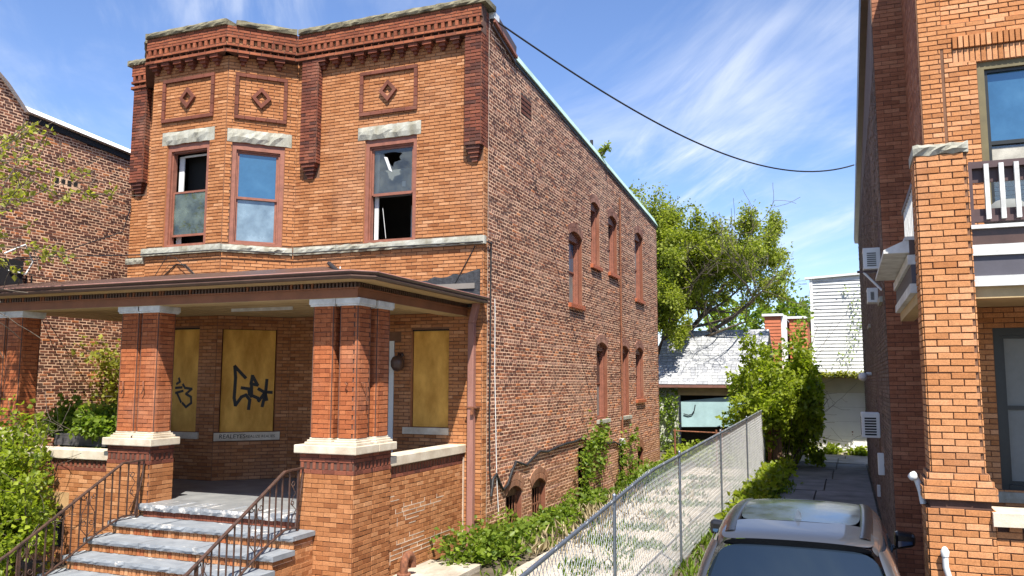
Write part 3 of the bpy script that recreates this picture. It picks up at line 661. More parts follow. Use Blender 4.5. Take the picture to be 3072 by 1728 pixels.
GA = [[(.358, 3.268), (.408, 3.209), (.567, 3.04)], [(.358, 3.258), (.38, 3.04), (.368, 2.644), (.397, 2.502), (.504, 2.663), (.589, 2.702), (.664, 2.603), (.647, 2.425)], [(.502, 2.842), (.636, 2.822), (.655, 2.722), (.696, 2.672)], [(.7, 3.081), (.677, 2.921), (.803, 2.897), (.704, 3.071)], [(.687, 2.901), (.695, 2.692), (.812, 2.642), (.844, 2.582)], [(.825, 2.821), (.925, 2.761), (1.081, 2.751)], [(.979, 3.002), (.964, 2.761), (.907, 2.478)], [(.834, 2.582), (.954, 2.751), (.989, 2.601)]]
GB = [[(-6.104, 2.907), (-6.049, 2.837), (-5.873, 2.818), (-6.016, 2.718), (-5.884, 2.659), (-5.872, 2.541), (-6.0, 2.46), (-6.095, 2.538)], [(-6.287, 2.836), (-6.127, 2.847)], [(-6.28, 2.736), (-6.097, 2.777)], [(-6.215, 3.027), (-6.185, 2.957), (-6.266, 2.916)], [(-6.235, 2.716), (-6.135, 2.557)]]
boarded(BAY, BB, (-6.5, -5.6, 1.85, 1.975), [(s, .025) for s in GB])
_, so_ = boarded(CAN, BC, (.01, 1.25, 1.82, 1.975), [(s, .031) for s in GA])
boarded(FRONT, BR, (-1.62, -.66, 2.0, 2.125))
def lettering(name, s, fr, u, z, d, size, m, parent):
    cu = bpy.data.curves.new(name, 'FONT'); cu.body = s; cu.size = size; cu.extrude = .0005; cu.materials.append(m); cu.shear = .1
    o = bpy.data.objects.new(name, cu); C.objects.link(o); p = fr(u, z, d); bpy.context.view_layer.update(); me = bpy.data.meshes.new_from_object(o.evaluated_get(bpy.context.evaluated_depsgraph_get())); bpy.data.objects.remove(o); o = bpy.data.objects.new(name, me); C.objects.link(o); o.parent = parent
    o.matrix_basis = Matrix.Translation(p-worldloc(parent)) @ Matrix((tuple(fr.U), (0, 0, 1), tuple(fr.N))).transposed().to_4x4(); return o
lettering('handwriting', 'REALEYES', CAN, .10, 1.865, .047, .115, BLACK, so_.parent)
lettering('handwriting', 'REALIZE REALIES', CAN, .60, 1.87, .047, .075, BLACK, so_.parent)
# front door behind the right pier, with storm door
mb = MB(); mb.fb(FRONT, DR[0], DR[0]+.09, 1.06, 3.75, -.12, .02, PVC); mb.fb(FRONT, DR[1]-.10, DR[1], 1.06, 3.75, -.12, .02, PVC); mb.fb(FRONT, DR[0]+.09, DR[1]-.1, 3.66, 3.75, -.12, .02, PVC); mb.fb(FRONT, DR[0]+.09, DR[1]-.1, 3.22, 3.28, -.12, .01, PVC)
mb.build('door_frame', HOUSE)
mb = MB(); mb.fb(FRONT, DR[0]+.09, DR[1]-.1, 1.08, 3.22, -.09, -.05, mat('blue_grey_door_paint', (.16, .24, .30), .5)); dd = mb.build('door', HOUSE)
mb = MB(); mb.fb(FRONT, DR[0]+.22, DR[1]-.22, 1.9, 3.0, -.05, -.045, G_GREY); mb.build('door_pane', dd)
mb = MB(); mb.fb(FRONT, DR[0]+.09, DR[1]-.1, 3.28, 3.66, -.08, -.07, G_GREY); mb.build('transom_pane', HOUSE)
lamp = tag(MBL := thing('wall_lamp', 'dark round porch lamp on the wall beside the boarded window', 'lamp', (-1.68, -.02, 3.3)), 'dark round porch lamp on the wall beside the boarded window', 'lamp')
mb = MB(); mb.lathe([(0, .055), (.03, .055), (.05, .03)], (-1.68, -.012, 3.48), (0, -1, 0), DARKW, 12); mb.tube([(-1.68, -.05, 3.48), (-1.68, -.13, 3.52), (-1.68, -.16, 3.44)], .015, DARKW); mb.build('bracket', lamp)
mb = MB(); mb.lathe([(.0, .05), (-.03, .10), (-.10, .13), (-.20, .125), (-.27, .08), (-.30, .0)], (-1.68, -.16, 3.46), (0, 0, 1), DARKW, 16); mb.build('glass_globe', lamp)

# ---- side wall of dark common brick
zt_b = lambda y: 9.62-(y-1.4)*.0765 if y > 1.4 else 9.62+(1.4-y)*.30
def top_u(z):
    lo = .2
    for i in range(200):
        y = .2+i*.0769
        if zt_b(y) < z: return y
    return 15.5
E1 = []
side_w = [  # a, b, sill, crown
 (5.19, 6.27, 4.89, 6.72), (7.10, 7.94, 6.10, 7.84), (8.87, 9.83, 6.10, 7.80), (12.10, 13.20, 5.64, 7.86), (7.55, 8.62, 1.97, 4.05), (10.08, 11.11, 1.97, 4.06), (12.02, 13.10, 2.42, 4.08)]
base_w = [(1.15, 2.02, .12, .93), (2.59, 3.45, .12, .93), (12.15, 12.85, .0, .92), (9.75, 10.25, .0, 1.0), (5.85, 6.45, .0, 1.35)]
archs = [Arch(a, b, s, c, .13 if b-a > .9 else .11, .225) for a, b, s, c in side_w]+[Arch(a, b, s, c, .15, .24) for a, b, s, c in base_w[:3]]
rects_s = [(a, b, s, c) for a, b, s, c in side_w]+[(a, b, s, c) for a, b, s, c in base_w]
mb = MB(); plate(mb, SIDE, .20, 15.5, 0, 8.5, MORT_L, rects_s, depth=.12, mr=COMMON)
n = 40
for i in range(n):
    a, b = .2+15.3*i/n, .2+15.3*(i+1)/n; mb.poly([SIDE(a, 8.5), SIDE(b, 8.5), SIDE(b, zt_b(b)), SIDE(a, zt_b(a))], MORT_L)
for A in archs:
    n = 10
    for i in range(n):
        ua, ub = A.a+(A.b-A.a)*i/n, A.a+(A.b-A.a)*(i+1)/n
        mb.poly([SIDE(ua, A.intr(ua)), SIDE(ub, A.intr(ub)), SIDE(ub, A.zc), SIDE(ua, A.zc)], MORT_L)
        mb.poly([SIDE(ua, A.intr(ua)), SIDE(ub, A.intr(ub)), SIDE(ub, A.intr(ub), -.12), SIDE(ua, A.intr(ua), -.12)], COMMON)
sidew = mb.build('side_wall', HOUSE)
holes = archs+[rect_hole(*r) for r in base_w[3:]]+[rect_hole(1.90, 2.60, 8.62, 9.10)]
for a, b, s, c in side_w: holes.append(rect_hole(a-.06, b+.09, s-.12, s))
for za_, zb_, tm_, of_ in ((1.15, 2.75, .52, 0), (2.75, 4.35, .45, 0), (4.35, 6.0, .38, 0), (6.0, 10.15, .32, 0)):
    HB.wall(SIDE, .21, 15.5, za_, zb_, COMMON, holes, L=.212, J=.022, d=.004, bond='common', head=PINK, owner=sidew, single=False, top=top_u, tint=(tm_, .20), wob=.0026)
HB.wall(SIDE, .21, 15.5, 0.0, 1.15, BASEB, holes, L=.212, J=.019, d=.004, bond='common', head=PINK, owner=sidew, single=False, tint=(.45, .28), wob=.0028)
for A in archs: HB.arch(SIDE, A, 9 if A.b-A.a > .9 else 7, PINK if A.zc > 1 else BASEB, 2, .016)
# yellow brick return at the corner, dark red above
mb = MB(); plate(mb, SIDE, 0, .20, 0, 10.1, MORT_B); mb.build('corner_return', HOUSE)
HB.wall(SIDE, 0, .195, 0, 7.40, BUFF, L=.2, bond='run', single=False, off=0.0, J=.007, H=.0667, tint=(.5, .22), skipf=None)
HB.wall(SIDE, 0, .195, 7.40, 10.08, TRIM, L=.2, single=False, J=.007, tint=(.55, .25))
mb = MB(); mb.fb(SIDE, .196, .214, 0, 10.0, .001, .010, MORT_W); mb.build('mortar_seam', HOUSE)
# vent of terracotta
mb = MB(); mb.fb(SIDE, 1.92, 2.58, 8.64, 9.08, .0, .003, VOIDM)
for i in range(3):
    for j in range(4): mb.fb(SIDE, 1.93+.22*i, 1.93+.22*i+.19, 8.66+.105*j, 8.66+.105*j+.07, .003, .012, TRIM, .3)
mb.build('wall_vent', HOUSE)
def side_sash(a, b, z0, z1, rise, sillm, upper=G_DARK, lower=G_GREY, low=True):
    A = Arch(a, b, z0, z1, rise, .2); rt = thing_part('window', HOUSE); rec = .12; fw = .10; zs = z1-rise-.10
    mb = MB(); n = 8
    for i in range(n):          # arched head board
        ua, ub = a+(b-a)*i/n, a+(b-a)*(i+1)/n
        mb.hexa([SIDE(ua, zs, -rec-.04), SIDE(ub, zs, -rec-.04), SIDE(ub, A.intr(ub), -rec-.04), SIDE(ua, A.intr(ua), -rec-.04), SIDE(ua, zs, -rec+.035), SIDE(ub, zs, -rec+.035), SIDE(ub, A.intr(ub), -rec+.035), SIDE(ua, A.intr(ua), -rec+.035)], FRAMEP)
    mb.fb(SIDE, a, a+fw, z0, zs, -rec-.08, -rec+.035, FRAMEP); mb.fb(SIDE, b-fw, b, z0, zs, -rec-.08, -rec+.035, FRAMEP); mb.fb(SIDE, a+fw, b-fw, z0, z0+.05, -rec-.08, -rec+.035, FRAMEP)
    mb.fb(SIDE, b-fw-.035, b-fw, z0+.05, zs, -rec-.08, -rec-.01, FRAMEP); mb.fb(SIDE, a+fw, a+fw+.035, z0+.05, zs, -rec-.08, -rec-.01, FRAMEP)
    mb.build('window_frame', rt)
    zm = (z0+zs)/2+.02; q0, q1 = a+fw+.035, b-fw-.035
    for za, zb, d, m in ((zm, zs, -rec-.05, upper), (z0+.05, zm, -rec-.07, lower)):
        mb = MB(); s = .035
        mb.fb(SIDE, q0, q0+s, za, zb, d-.02, d, FRAMEP); mb.fb(SIDE, q1-s, q1, za, zb, d-.02, d, FRAMEP); mb.fb(SIDE, q0+s, q1-s, za, za+s, d-.02, d, FRAMEP); mb.fb(SIDE, q0+s, q1-s, zb-s, zb, d-.02, d, FRAMEP); mb.build('sash', rt)
        mb = MB(); mb.fb(SIDE, q0+s, q1-s, za+s, zb-s, d-.014, d-.008, m); mb.build('pane', rt)
    mb = MB(); mb.fb(SIDE, a-.05, b+.08, z0-.11, z0-.004, -.10, .075, sillm); mb.build('window_sill', rt, bevel=.008)
for i, (a, b, s, c) in enumerate(side_w):
    side_sash(a, b, s, c, .13 if b-a > .9 else .11, STONE if i in (4, 5) else SILLP, upper=G_BLUE if i == 0 else (G_GREY if i == 3 else G_DARK), lower=G_GREY if i not in (6,) else G_DARK)
for i, (a, b, s, c) in enumerate(base_w):
    mb = MB(); mb.fb(SIDE, a, b, s, c, -.34, -.32, VOIDM); mb.build('dark_basement', HOUSE)
    if i < 2:
        A = archs[7+i]; rt = thing_part('basement_window', HOUSE); mb = MB(); n = 8; zs = c-.22
        for k in range(n):
            ua, ub = a+(b-a)*k/n, a+(b-a)*(k+1)/n
            mb.hexa([SIDE(ua, zs, -.17), SIDE(ub, zs, -.17), SIDE(ub, A.intr(ub), -.17), SIDE(ua, A.intr(ua), -.17), SIDE(ua, zs, -.12), SIDE(ub, zs, -.12), SIDE(ub, A.intr(ub), -.12), SIDE(ua, A.intr(ua), -.12)], mat('weathered_timber', (.18, .10, .055), .9, .25, 8) if k == 0 and i == 0 else bpy.data.materials['weathered_timber'])
        mb.fb(SIDE, a, a+.09, s, zs, -.19, -.10, RUST); mb.fb(SIDE, b-.09, b, s, zs, -.19, -.10, RUST); mb.build('window_frame', rt)
        for k in range(5):
            u = a+.14+(b-a-.28)*k/4; q = MB(); q.tube([SIDE(u, s, -.10), SIDE(u, zs, -.10)], .012, RUST, 6); q.build('bar', rt)
        q = MB(); q.fb(SIDE, a+.09, b-.09, s+.25, s+.285, -.105, -.092, RUST); q.build('crossbar', rt)
# ---- roof edge, roof, hidden walls
mb = MB()
for i in range(40):
    a, b = 1.45+14.1*i/40, 1.45+14.1*(i+1)/40
    mb.hexa([SIDE(a, zt_b(a)+.05, -.12), SIDE(b, zt_b(b)+.05, -.12), SIDE(b, zt_b(b)+.36, -.12), SIDE(a, zt_b(a)+.36, -.12), SIDE(a, zt_b(a)+.05, .06), SIDE(b, zt_b(b)+.05, .06), SIDE(b, zt_b(b)+.34, -.08), SIDE(a, zt_b(a)+.34, -.08)], COPPER)
mb.build('roof_edge_flashing', HOUSE)
mb = MB(); mb.hexa([SIDE(1.4, zt_b(1.4)-.03, -.06), SIDE(15.55, zt_b(15.55)-.03, -.06), SIDE(15.55, zt_b(15.55)+.05, -.06), SIDE(1.4, zt_b(1.4)+.05, -.06), SIDE(1.4, zt_b(1.4)-.03, .022), SIDE(15.55, zt_b(15.55)-.03, .022), SIDE(15.55, zt_b(15.55)+.05, .022), SIDE(1.4, zt_b(1.4)+.05, .022)], BLACKM); mb.build('roof_edge_black_strip', HOUSE)  # black strip put in for the shadow gap under the flashing
mb = MB()      # raking parapet shoulder behind the front coping
mb.hexa([SIDE(.30, 9.86, -.25), SIDE(1.50, 9.56, -.25), SIDE(1.50, 9.92, -.25), SIDE(.30, 10.22, -.25), SIDE(.30, 9.88, .05), SIDE(1.50, 9.58, .05), SIDE(1.50, 9.92, .07), SIDE(.30, 10.22, .07)], DARKW); mb.build('parapet_shoulder', HOUSE)
mb = MB(); mb.hexa([SIDE(.30, 9.96, .05), SIDE(1.50, 9.66, .05), SIDE(1.50, 9.74, .05), SIDE(.30, 10.04, .05), SIDE(.30, 9.96, .10), SIDE(1.50, 9.66, .10), SIDE(1.50, 9.72, .10), SIDE(.30, 10.02, .10)], FRAMEP); mb.build('parapet_moulding', HOUSE)
mb = MB(); mb.fb(SIDE, .28, .52, 10.03, 10.16, -.2, .09, PVC); mb.build('gutter_end', HOUSE)
mb = MB(); mb.hexa([(-8.75, 15.5, 8.4), (0, 15.5, 8.4), (0, 15.5, 8.5), (-8.75, 15.5, 8.5), (-8.75, .05, 9.6), (0, .05, 9.6), (0, .05, 9.7), (-8.75, .05, 9.7)], ROOFT); mb.build('roof', HOUSE)
mb = MB(); mb.bx(-8.75, 0, 15.4, 15.5, 0, 8.45, COMMON, .4); mb.bx(-8.75, -8.65, 0, 15.4, 0, 8.5, COMMON, .4)
mb.bx(-8.7, -.05, .35, .40, 4.6, 4.9, INTER); mb.bx(-8.6, -.15, -.05, 4.0, 4.7, 4.8, INTER); mb.bx(-8.6, -.15, 4.0, 4.1, 4.8, 8.4, INTER); mb.bx(-8.6, -.15, 0.15, 4.0, 8.3, 8.4, INTER); mb.bx(-.35, -.3, .2, 4.0, 4.8, 8.3, INTER)
mb.build('hidden_walls', HOUSE)
# black roofing tar smeared on the wall above the porch roof
mb = MB(); rnd = random.Random(3); P = []
for k in range(15):
    u = -1.95+k*.136; P.append((u, 4.86+.01*k+rnd.uniform(-.025, .03)+(.05 if k > 12 else 0)))
for k in range(14):
    (a, za), (b, zb) = P[k], P[k+1]
    mb.hexa([FRONT(a, 4.35, -.01), FRONT(b, 4.35, -.01), FRONT(b, zb, -.01), FRONT(a, za, -.01), FRONT(a, 4.35, .016+rnd.uniform(0, .012)), FRONT(b, 4.35, .018+rnd.uniform(0, .012)), FRONT(b, zb, .013+rnd.uniform(0, .01)), FRONT(a, za, .013+rnd.uniform(0, .01))], TAR)
mb.build('tar_patch', HOUSE)
# pipes, cables and boxes on the walls
mb = MB(); mb.tube([SIDE(10.05, 1.3, .05), SIDE(10.06, 8.5, .05)], .032, RUST, 8); tag(mb.build('vertical_pipe'), 'thin dark red pipe running up the side wall between windows', 'pipe')
mt = thing('electric_meter_box', 'small white meter box low on the brick side wall', 'meter', (.05, 9.95, 1.02))
mb = MB(); mb.fb(SIDE, 9.82, 10.10, 1.03, 1.33, .0, .12, PVC); mb.build('case', mt, bevel=.015)
mb = MB(); mb.tube([SIDE(9.96, 1.03, .06), SIDE(9.96, .1, .06)], .03, BLACKM, 8); mb.build('conduit', mt)
mb = MB(); mb.tube([SIDE(.33, 5.62, .02), SIDE(.31, 4.0, .025), SIDE(.30, 2.2, .02), SIDE(.33, 1.35, .02), SIDE(.40, .95, .03)], .017, BLACKM, 6); tag(mb.build('black_cable'), 'straight black cable down the side wall close to the corner', 'cable')
mb = MB(); mb.tube([SIDE(.50, 4.55, .03), SIDE(.53, 4.3, .025), SIDE(.54, 3.2, .02), SIDE(.59, 2.2, .025), SIDE(.66, 1.2, .02), SIDE(.74, .5, .03)], .009, PVC, 6); tag(mb.build('white_cable'), 'white cable hanging down the side wall close to the corner', 'cable')
wv = [(.36, 1.0), (.45, 1.30), (.62, 1.38), (.78, 1.20), (.95, 1.05), (1.18, 1.12), (1.40, 1.36), (1.62, 1.52), (1.9, 1.46), (2.2, 1.40), (2.6, 1.52), (3.0, 1.62), (3.5, 1.57), (4.1, 1.62), (4.8, 1.66), (5.5, 1.66), (6.1, 1.72), (7.0, 1.50), (8.4, 1.42), (9.2, 1.40), (9.8, 1.28)]
mb = MB(); mb.tube([SIDE(u, z-.12, .035) for u, z in wv], .026, BLACKM, 6); tag(mb.build('drooping_cable'), 'thick black cable drooping along the side wall above basement windows', 'cable')
mb = MB(); mb.tube([(-20, -1.30, 6.1), (-12, -1.20, 5.72), (-7.28, -1.1, 5.56), (-5.2, -1.1, 5.55), (-4.2, -.1, 5.56), (-2, -.095, 5.57), (0.02, -.09, 5.56), (.05, .05, 5.58), (.04, .33, 5.58)], .014, BLACKM, 6); tag(mb.build('facade_cable'), 'thin black cable running along the stone sill course of the facade', 'cable')
mb = MB(); pts = [(-7.1, -1.03, 4.75), (-6.6, -1.03, 5.15), (-6.35, -1.03, 5.33), (-6.1, -1.03, 5.30), (-5.8, -1.03, 5.05), (-5.55, -1.03, 4.72)]; mb.tube(pts, .012, BLACKM, 5)
mb.tube([(-7.15, -1.05, 4.75), (-6.5, -1.12, 5.50), (-6.3, -1.1, 5.45), (-5.4, -1.06, 4.7)], .007, BLACKM, 5); tag(mb.build('looped_cable'), 'slack black cable looped over the porch roof below the bay', 'cable')
mb = MB(); mb.tube([(-.15, -.02, 5.5), (-.62, -.03, 4.7)], .01, BLACKM, 5); tag(mb.build('slanting_cable'), 'short slanting cable across the facade by the tar patch', 'cable')
mb = MB(); mb.lathe([(0, .03), (.1, .035), (.12, .015), (.2, .012)], (-3.1, -.05, 5.05), (.1, 0, 1), PVC, 8); mb.tube([(-3.1, -.05, 5.07), (-3.16, -.08, 4.95), (-3.12, -.06, 4.88)], .012, PVC, 6); tag(mb.build('cable_anchor'), 'small white cable anchor on the facade above the porch roof', 'bracket')
HB.finish(HOUSE, 300, 'brickwork')

# ------------------------------------------------------------------ the porch
PORCH = thing('porch', 'covered brick porch with cream capped piers across the front of the vacant house', 'porch', (-4.3, -2, 0))
PB = Bricks()
FZ = 1.06
def box_bricks(x0, x1, y0, y1, z0, z1, m, owner, faces='FRLB', L=.205, tint=(.5, .22), d=.007, mort=MORT_D, single='FR', name=None, backing=True):
    """a solid brick block: mortar core with bricks on the named faces"""
    if backing:
        pass
    for fc in faces:
        fr, w = {'F': (Fr((x0, y0, 0), (1, 0, 0)), x1-x0), 'R': (Fr((x1, y0, 0), (0, 1, 0)), y1-y0), 'L': (Fr((x0, y1, 0), (0, -1, 0)), y1-y0), 'B': (Fr((x1, y1, 0), (-1, 0, 0)), x1-x0)}[fc]
        PB.wall(fr, 0, w, z0, z1, m, L=L, J=.007, d=d, owner=owner, single=fc in single, tint=tint, off=.0 if fc in 'FB' else L/4)
def block_core(x0, x1, y0, y1, z0, z1, m, name, parent=PORCH):
    mb = MB(); mb.bx(x0, x1, y0, y1, z0, z1, m); return mb.build(name, parent)
def slot_band(x0, x1, y0, y1, z0, z1, faces='FR', owner=None):
    """dark recessed course of bricks on end, near the top of a pier or parapet"""
    for fc in faces:
        fr, w = {'F': (Fr((x0, y0, 0), (1, 0, 0)), x1-x0), 'R': (Fr((x1, y0, 0), (0, 1, 0)), y1-y0)}[fc]
        n = max(3, round(w/.105))
        for k in range(n):
            u = w*(k+.5)/n; PB.add(fr.off(-.07), u-.026, u+.026, z0+.003, z1-.003, .078, TRIM, random.uniform(.4, .95), owner)
def cap(name, x0, x1, y0, y1, z0, m=CREAM):
    mb = MB(); o = .065
    mb.bx(x0-o, x1+o, y0-o, y1+o, z0, z0+.12, m); ob = mb.build(name, PORCH, bevel=.012)
    return ob
def shaft(x0, x1, y0, y1, z0=2.17, z1=4.10, ns='F'):
    core = block_core(x0+.008, x1-.008, y0+.008, y1-.008, z0, z1, MORT_D, 'pier_shaft')
    c = .045; H = (z1-z0)/29
    for fc in 'FRLB':
        fr, w = {'F': (Fr((x0, y0+.008, 0), (1, 0, 0)), x1-x0), 'R': (Fr((x1-.008, y0, 0), (0, 1, 0)), y1-y0), 'L': (Fr((x0+.008, y1, 0), (0, -1, 0)), y1-y0), 'B': (Fr((x1, y1-.008, 0), (-1, 0, 0)), x1-x0)}[fc]
        PB.wall(fr, c, w-c, z0, z1, PIER, L=.2, J=.006, d=.012, owner=core, single=fc in 'FR', tint=(.5, .2), off=.0 if fc in 'FB' else .06)
    rnd = random
    for (cx, cy, sx, sy) in ((x0, y0, 1, 1), (x1, y0, -1, 1), (x1, y1, -1, -1), (x0, y1, 1, -1)):     # bull nosed corner bricks
        for k in range(29):
            za, zb = z0+H*k+.003, z0+H*(k+1)-.003; P = []
            for j in range(5):
                a = math.pi/2*j/4; P.append((cx+sx*(c-c*math.cos(a)*1.0), cy+sy*(c-c*math.sin(a))))
            if sx*sy < 0: P = P[::-1]
            poly_b = [Vector((px, py, za)) for px, py in P]; poly_t = [Vector((px, py, zb)) for px, py in P]
            t = rnd.uniform(.2, .9)
            for j in range(4): PB.poly.append(([poly_b[j+1], poly_b[j], poly_t[j], poly_t[j+1]], [poly_b[j+1], poly_b[j], poly_t[j], poly_t[j+1]], PIER, t))
    mb = MB(); mb.bx(x0-.045, x1+.045, y0-.045, y1+.045, 4.10, 4.19, WHITEP); mb.build('pier_capital', PORCH, bevel=.01)
    mb = MB(); mb.bx(x0-.03, x1+.03, y0-.03, y1+.03, 4.075, 4.101, WHITEP); mb.build('capital_neck', PORCH, bevel=.006)
def moulding(x0, x1, y0, y1, z0):
    mb = MB()
    for e, a, b in ((.05, 0, .04), (.025, .04, .07), (.0, .07, .10)): mb.bx(x0-e, x1+e, y0-e, y1+e, z0+a, z0+b, CREAM)
    mb.build('pier_base_moulding', PORCH, bevel=.008)
def pier_base(legs, faces):
    for (x0, x1, y0, y1), fc in zip(legs, faces):
        core = block_core(x0+.006, x1-.006, y0+.006, y1-.006, -.02, 1.95, MORT_D, 'pier_base')
        box_bricks(x0, x1, y0, y1, 0, 1.66, BUFF, core, fc, L=.22, tint=(.42, .2))
        box_bricks(x0, x1, y0, y1, 1.66, 1.727, TRIM, core, fc, L=.2)
        slot_band(x0, x1, y0+.0, y1, 1.727, 1.83, [c for c in fc if c in 'FR'], core)
        box_bricks(x0, x1, y0, y1, 1.83, 1.95, TRIM, core, fc, L=.22)
# right pier: an L of three shafts
pier_base([(-1.22, -.30, -3.75, -3.24), (-.80, -.30, -3.24, -2.72)], ['FRLB', 'RLB'])
mb = MB(); o = .065; mb.bx(-1.22-o, -.30+o, -3.75-o, -3.24+o, 1.95, 2.07, CREAM); mb.bx(-.80-o, -.30+o, -3.24+o, -2.72+o, 1.95, 2.0695, CREAM); mb.build('pier_cap_stone', PORCH, bevel=.012)
for s in ((-1.10, -.735, -3.70, -3.33), (-.635, -.32, -3.70, -3.33), (-.69, -.32, -3.16, -2.78)): moulding(*s, 2.07); shaft(*s)
# left pier and far pier
for px in (-4.95, -8.05):
    pier_base([(px, px+.90, -3.75, -3.25)], ['FRLB']); cap('pier_cap_stone', px, px+.90, -3.75, -3.25, 1.95)
    for s in ((px+.09, px+.47, -3.70, -3.32), (px+.52, px+.89, -3.70, -3.32)): moulding(*s, 2.07); shaft(*s)
# parapets
def parapet(x0, x1, y0, y1, faces, nm='parapet'):
    core = block_core(x0+.006, x1-.006, y0+.006, y1-.006, -.02, 1.69, MORT_B, nm)
    w = MORT_W if faces == 'RL' else None
    box_bricks(x0, x1, y0, y1, 0, 1.50, BUFF, core, faces, L=.2, tint=(.45, .22))
    box_bricks(x0, x1, y0, y1, 1.50, 1.565, TRIM, core, faces, L=.2); slot_band(x0, x1, y0, y1, 1.565, 1.665, [c for c in faces if c in 'FR'], core)
    mb = MB(); o = .05; ex = 0 if faces == 'RL' else .0
    mb.bx(x0-(o if faces == 'RL' else -.004), x1+(o if faces == 'RL' else -.004), y0-(o if faces != 'RL' else -.004), y1+(o if faces != 'RL' else -.004), 1.69, 1.84, CREAM); mb.build('parapet_cap', PORCH, bevel=.01)
    return core
pr = parapet(-.62, -.355, -2.72, -.01, 'RL'); parapet(-7.15, -4.95, -3.66, -3.36, 'FB')
# repointed joints: pale mortar standing proud along some of the bed joints of the right parapet
mb = MB(); fr = Fr((-.355, -2.72, 0), (0, 1, 0)); rnd = random.Random(11); H = 1.5/22
for k, (a, b) in {17: (.08, .35), 18: (.02, .2), 15: (.5, 1.9), 14: (.25, 2.0), 13: (.5, 1.6), 12: (.3, 1.0), 11: (.3, .9), 8: (.7, 1.2), 7: (.3, 1.2), 6: (.2, 2.3), 5: (.1, 2.4), 4: (.1, 1.6), 3: (.1, .8)}.items():
    u = a
    while u < b:
        e = min(b, u+rnd.uniform(.2, .5))
        if rnd.random() < .75: mb.fb(fr, u, e, H*k-.007, H*k+.006, .0, .0095, MORT_W)
        if rnd.random() < .8: mb.fb(fr, u, u+.012, H*k+.005, H*(k+1)-.005, .0, .0092, MORT_W)
        u = e
mb.build('repointed_mortar', PORCH)
mb = MB(); mb.fb(fr, 2.66, 2.70, 0, 1.62, .0, .022, MORT_W); mb.build('mortar_seam', PORCH)
# tan lintel stone and dark opening low in the left parapet
mb = MB(); mb.bx(-6.52, -5.83, -3.672, -3.60, .86, 1.14, mat('tan_stucco', (.42, .26, .12), .9, .12, 4)); mb.build('basement_lintel', PORCH)
mb = MB(); mb.bx(-6.46, -5.95, -3.669, -3.58, .25, .855, VOIDM); mb.build('basement_opening', PORCH)
# floor and base wall
mb = MB(); mb.bx(-8.1, -4.05, -3.36, 0, .9, FZ, GREYF); mb.bx(-4.05, -1.22, -3.70, 0, .9, FZ, GREYF); mb.bx(-1.22, -.62, -3.24, 0, .9, FZ, GREYF); mb.build('porch_floor', PORCH)
mb = MB(); mb.bx(-8.1, -.62, -3.3, -3.2, 0, .9, MORT_D); mb.bx(-8.2, -8.1, -3.3, 0, 0, 1.6, BUFF); mb.build('base_wall', PORCH)
# landing slabs with chipped white edges
for a, b in ((-4.18, -2.93), (-2.925, -1.19)):
    mb = MB(); rough_block(mb, Fr((0, 0, 0), (1, 0, 0)), a, b, FZ-.085, FZ+.012, 3.4, 3.84, CHIP, 22, 2, .012, 5); mb.poly([(a, -3.825, FZ+.0125), (b, -3.825, FZ+.0125), (b, -3.05, FZ+.0125), (a if a > -4 else -4.04, -3.05, FZ+.0125)], GREYF); mb.build('landing_slab', PORCH)
# beam, frieze, dentils, gutter, ceiling, roof
mb = MB(); mb.bx(-8.6, -.30, -3.76, -3.40, 4.191, 4.315, FRIEZE); mb.bx(-.66, -.30, -3.40, -.02, 4.191, 4.3145, FRIEZE); mb.build('beam', PORCH)
mb = MB(); mb.bx(-8.6, -.31, -3.748, -3.41, 4.183, 4.1905, TAN); mb.bx(-.65, -.31, -3.41, -.02, 4.183, 4.1905, TAN); mb.build('beam_soffit', PORCH)
mb = MB(); mb.bx(-8.6, -.66, -3.40, -.01, 4.26, 4.30, TAN); mb.build('porch_ceiling', PORCH)
for k in range(9):
    mb = MB(); y = -3.3+.36*k; mb.bx(-8.5, -.68, y, y+.012, 4.254, 4.2595, TAN); mb.build('ceiling_batten', PORCH)
mb = MB(); mb.bx(-3.9, -2.6, -2.2, -2.17, 4.20, 4.258, WHITEP); mb.bx(-3.95, -2.7, -2.05, -2.03, 4.235, 4.2585, VOIDM); mb.build('loose_ceiling_strip', PORCH)
mb = MB(); mb.bx(-8.6, -.27, -3.79, -3.4, 4.316, 4.335, FRIEZE); mb.bx(-.66, -.27, -3.4, -.02, 4.316, 4.3345, FRIEZE); mb.bx(-8.6, -.34, -3.72, -3.4, 4.335, 4.42, VOIDM); mb.bx(-.66, -.34, -3.4, -.02, 4.335, 4.4195, VOIDM); mb.build('dentil_bed', PORCH)
mb = MB(); x = -8.6
while x < -.30: mb.bx(x, x+.034, -3.775, -3.72, 4.337, 4.412, DARKW if random.random() < .9 else FRIEZE); x += .062
y = -3.74
while y < -.05: mb.bx(-.34, -.285, y, y+.034, 4.337, 4.412, DARKW); y += .062
o = mb.build('dentils', PORCH); o['kind'] = 'stuff'
GX, GY = .06, -4.15
mb = MB(); mb.bx(-8.6, -.12, GY+.03, -3.70, 4.413, 4.425, TAN); mb.bx(-.34, GX-.03, -3.70, -.03, 4.413, 4.4245, TAN); mb.poly([(-.12, GY+.03, 4.414), (GX-.03, -3.95, 4.414), (GX-.03, -3.70, 4.414), (-.12, -3.70, 4.414)], TAN); mb.build('eaves_soffit', PORCH)
path = [(-9.2, GY), (-.16, GY), (GX, -3.93), (GX, -.02)]
prof = [(0, 4.405), (-.055, 4.41), (-.075, 4.44), (-.05, 4.465), (-.085, 4.50), (-.085, 4.51), (.0, 4.51), (.02, 4.43)]      # offset towards the street, height
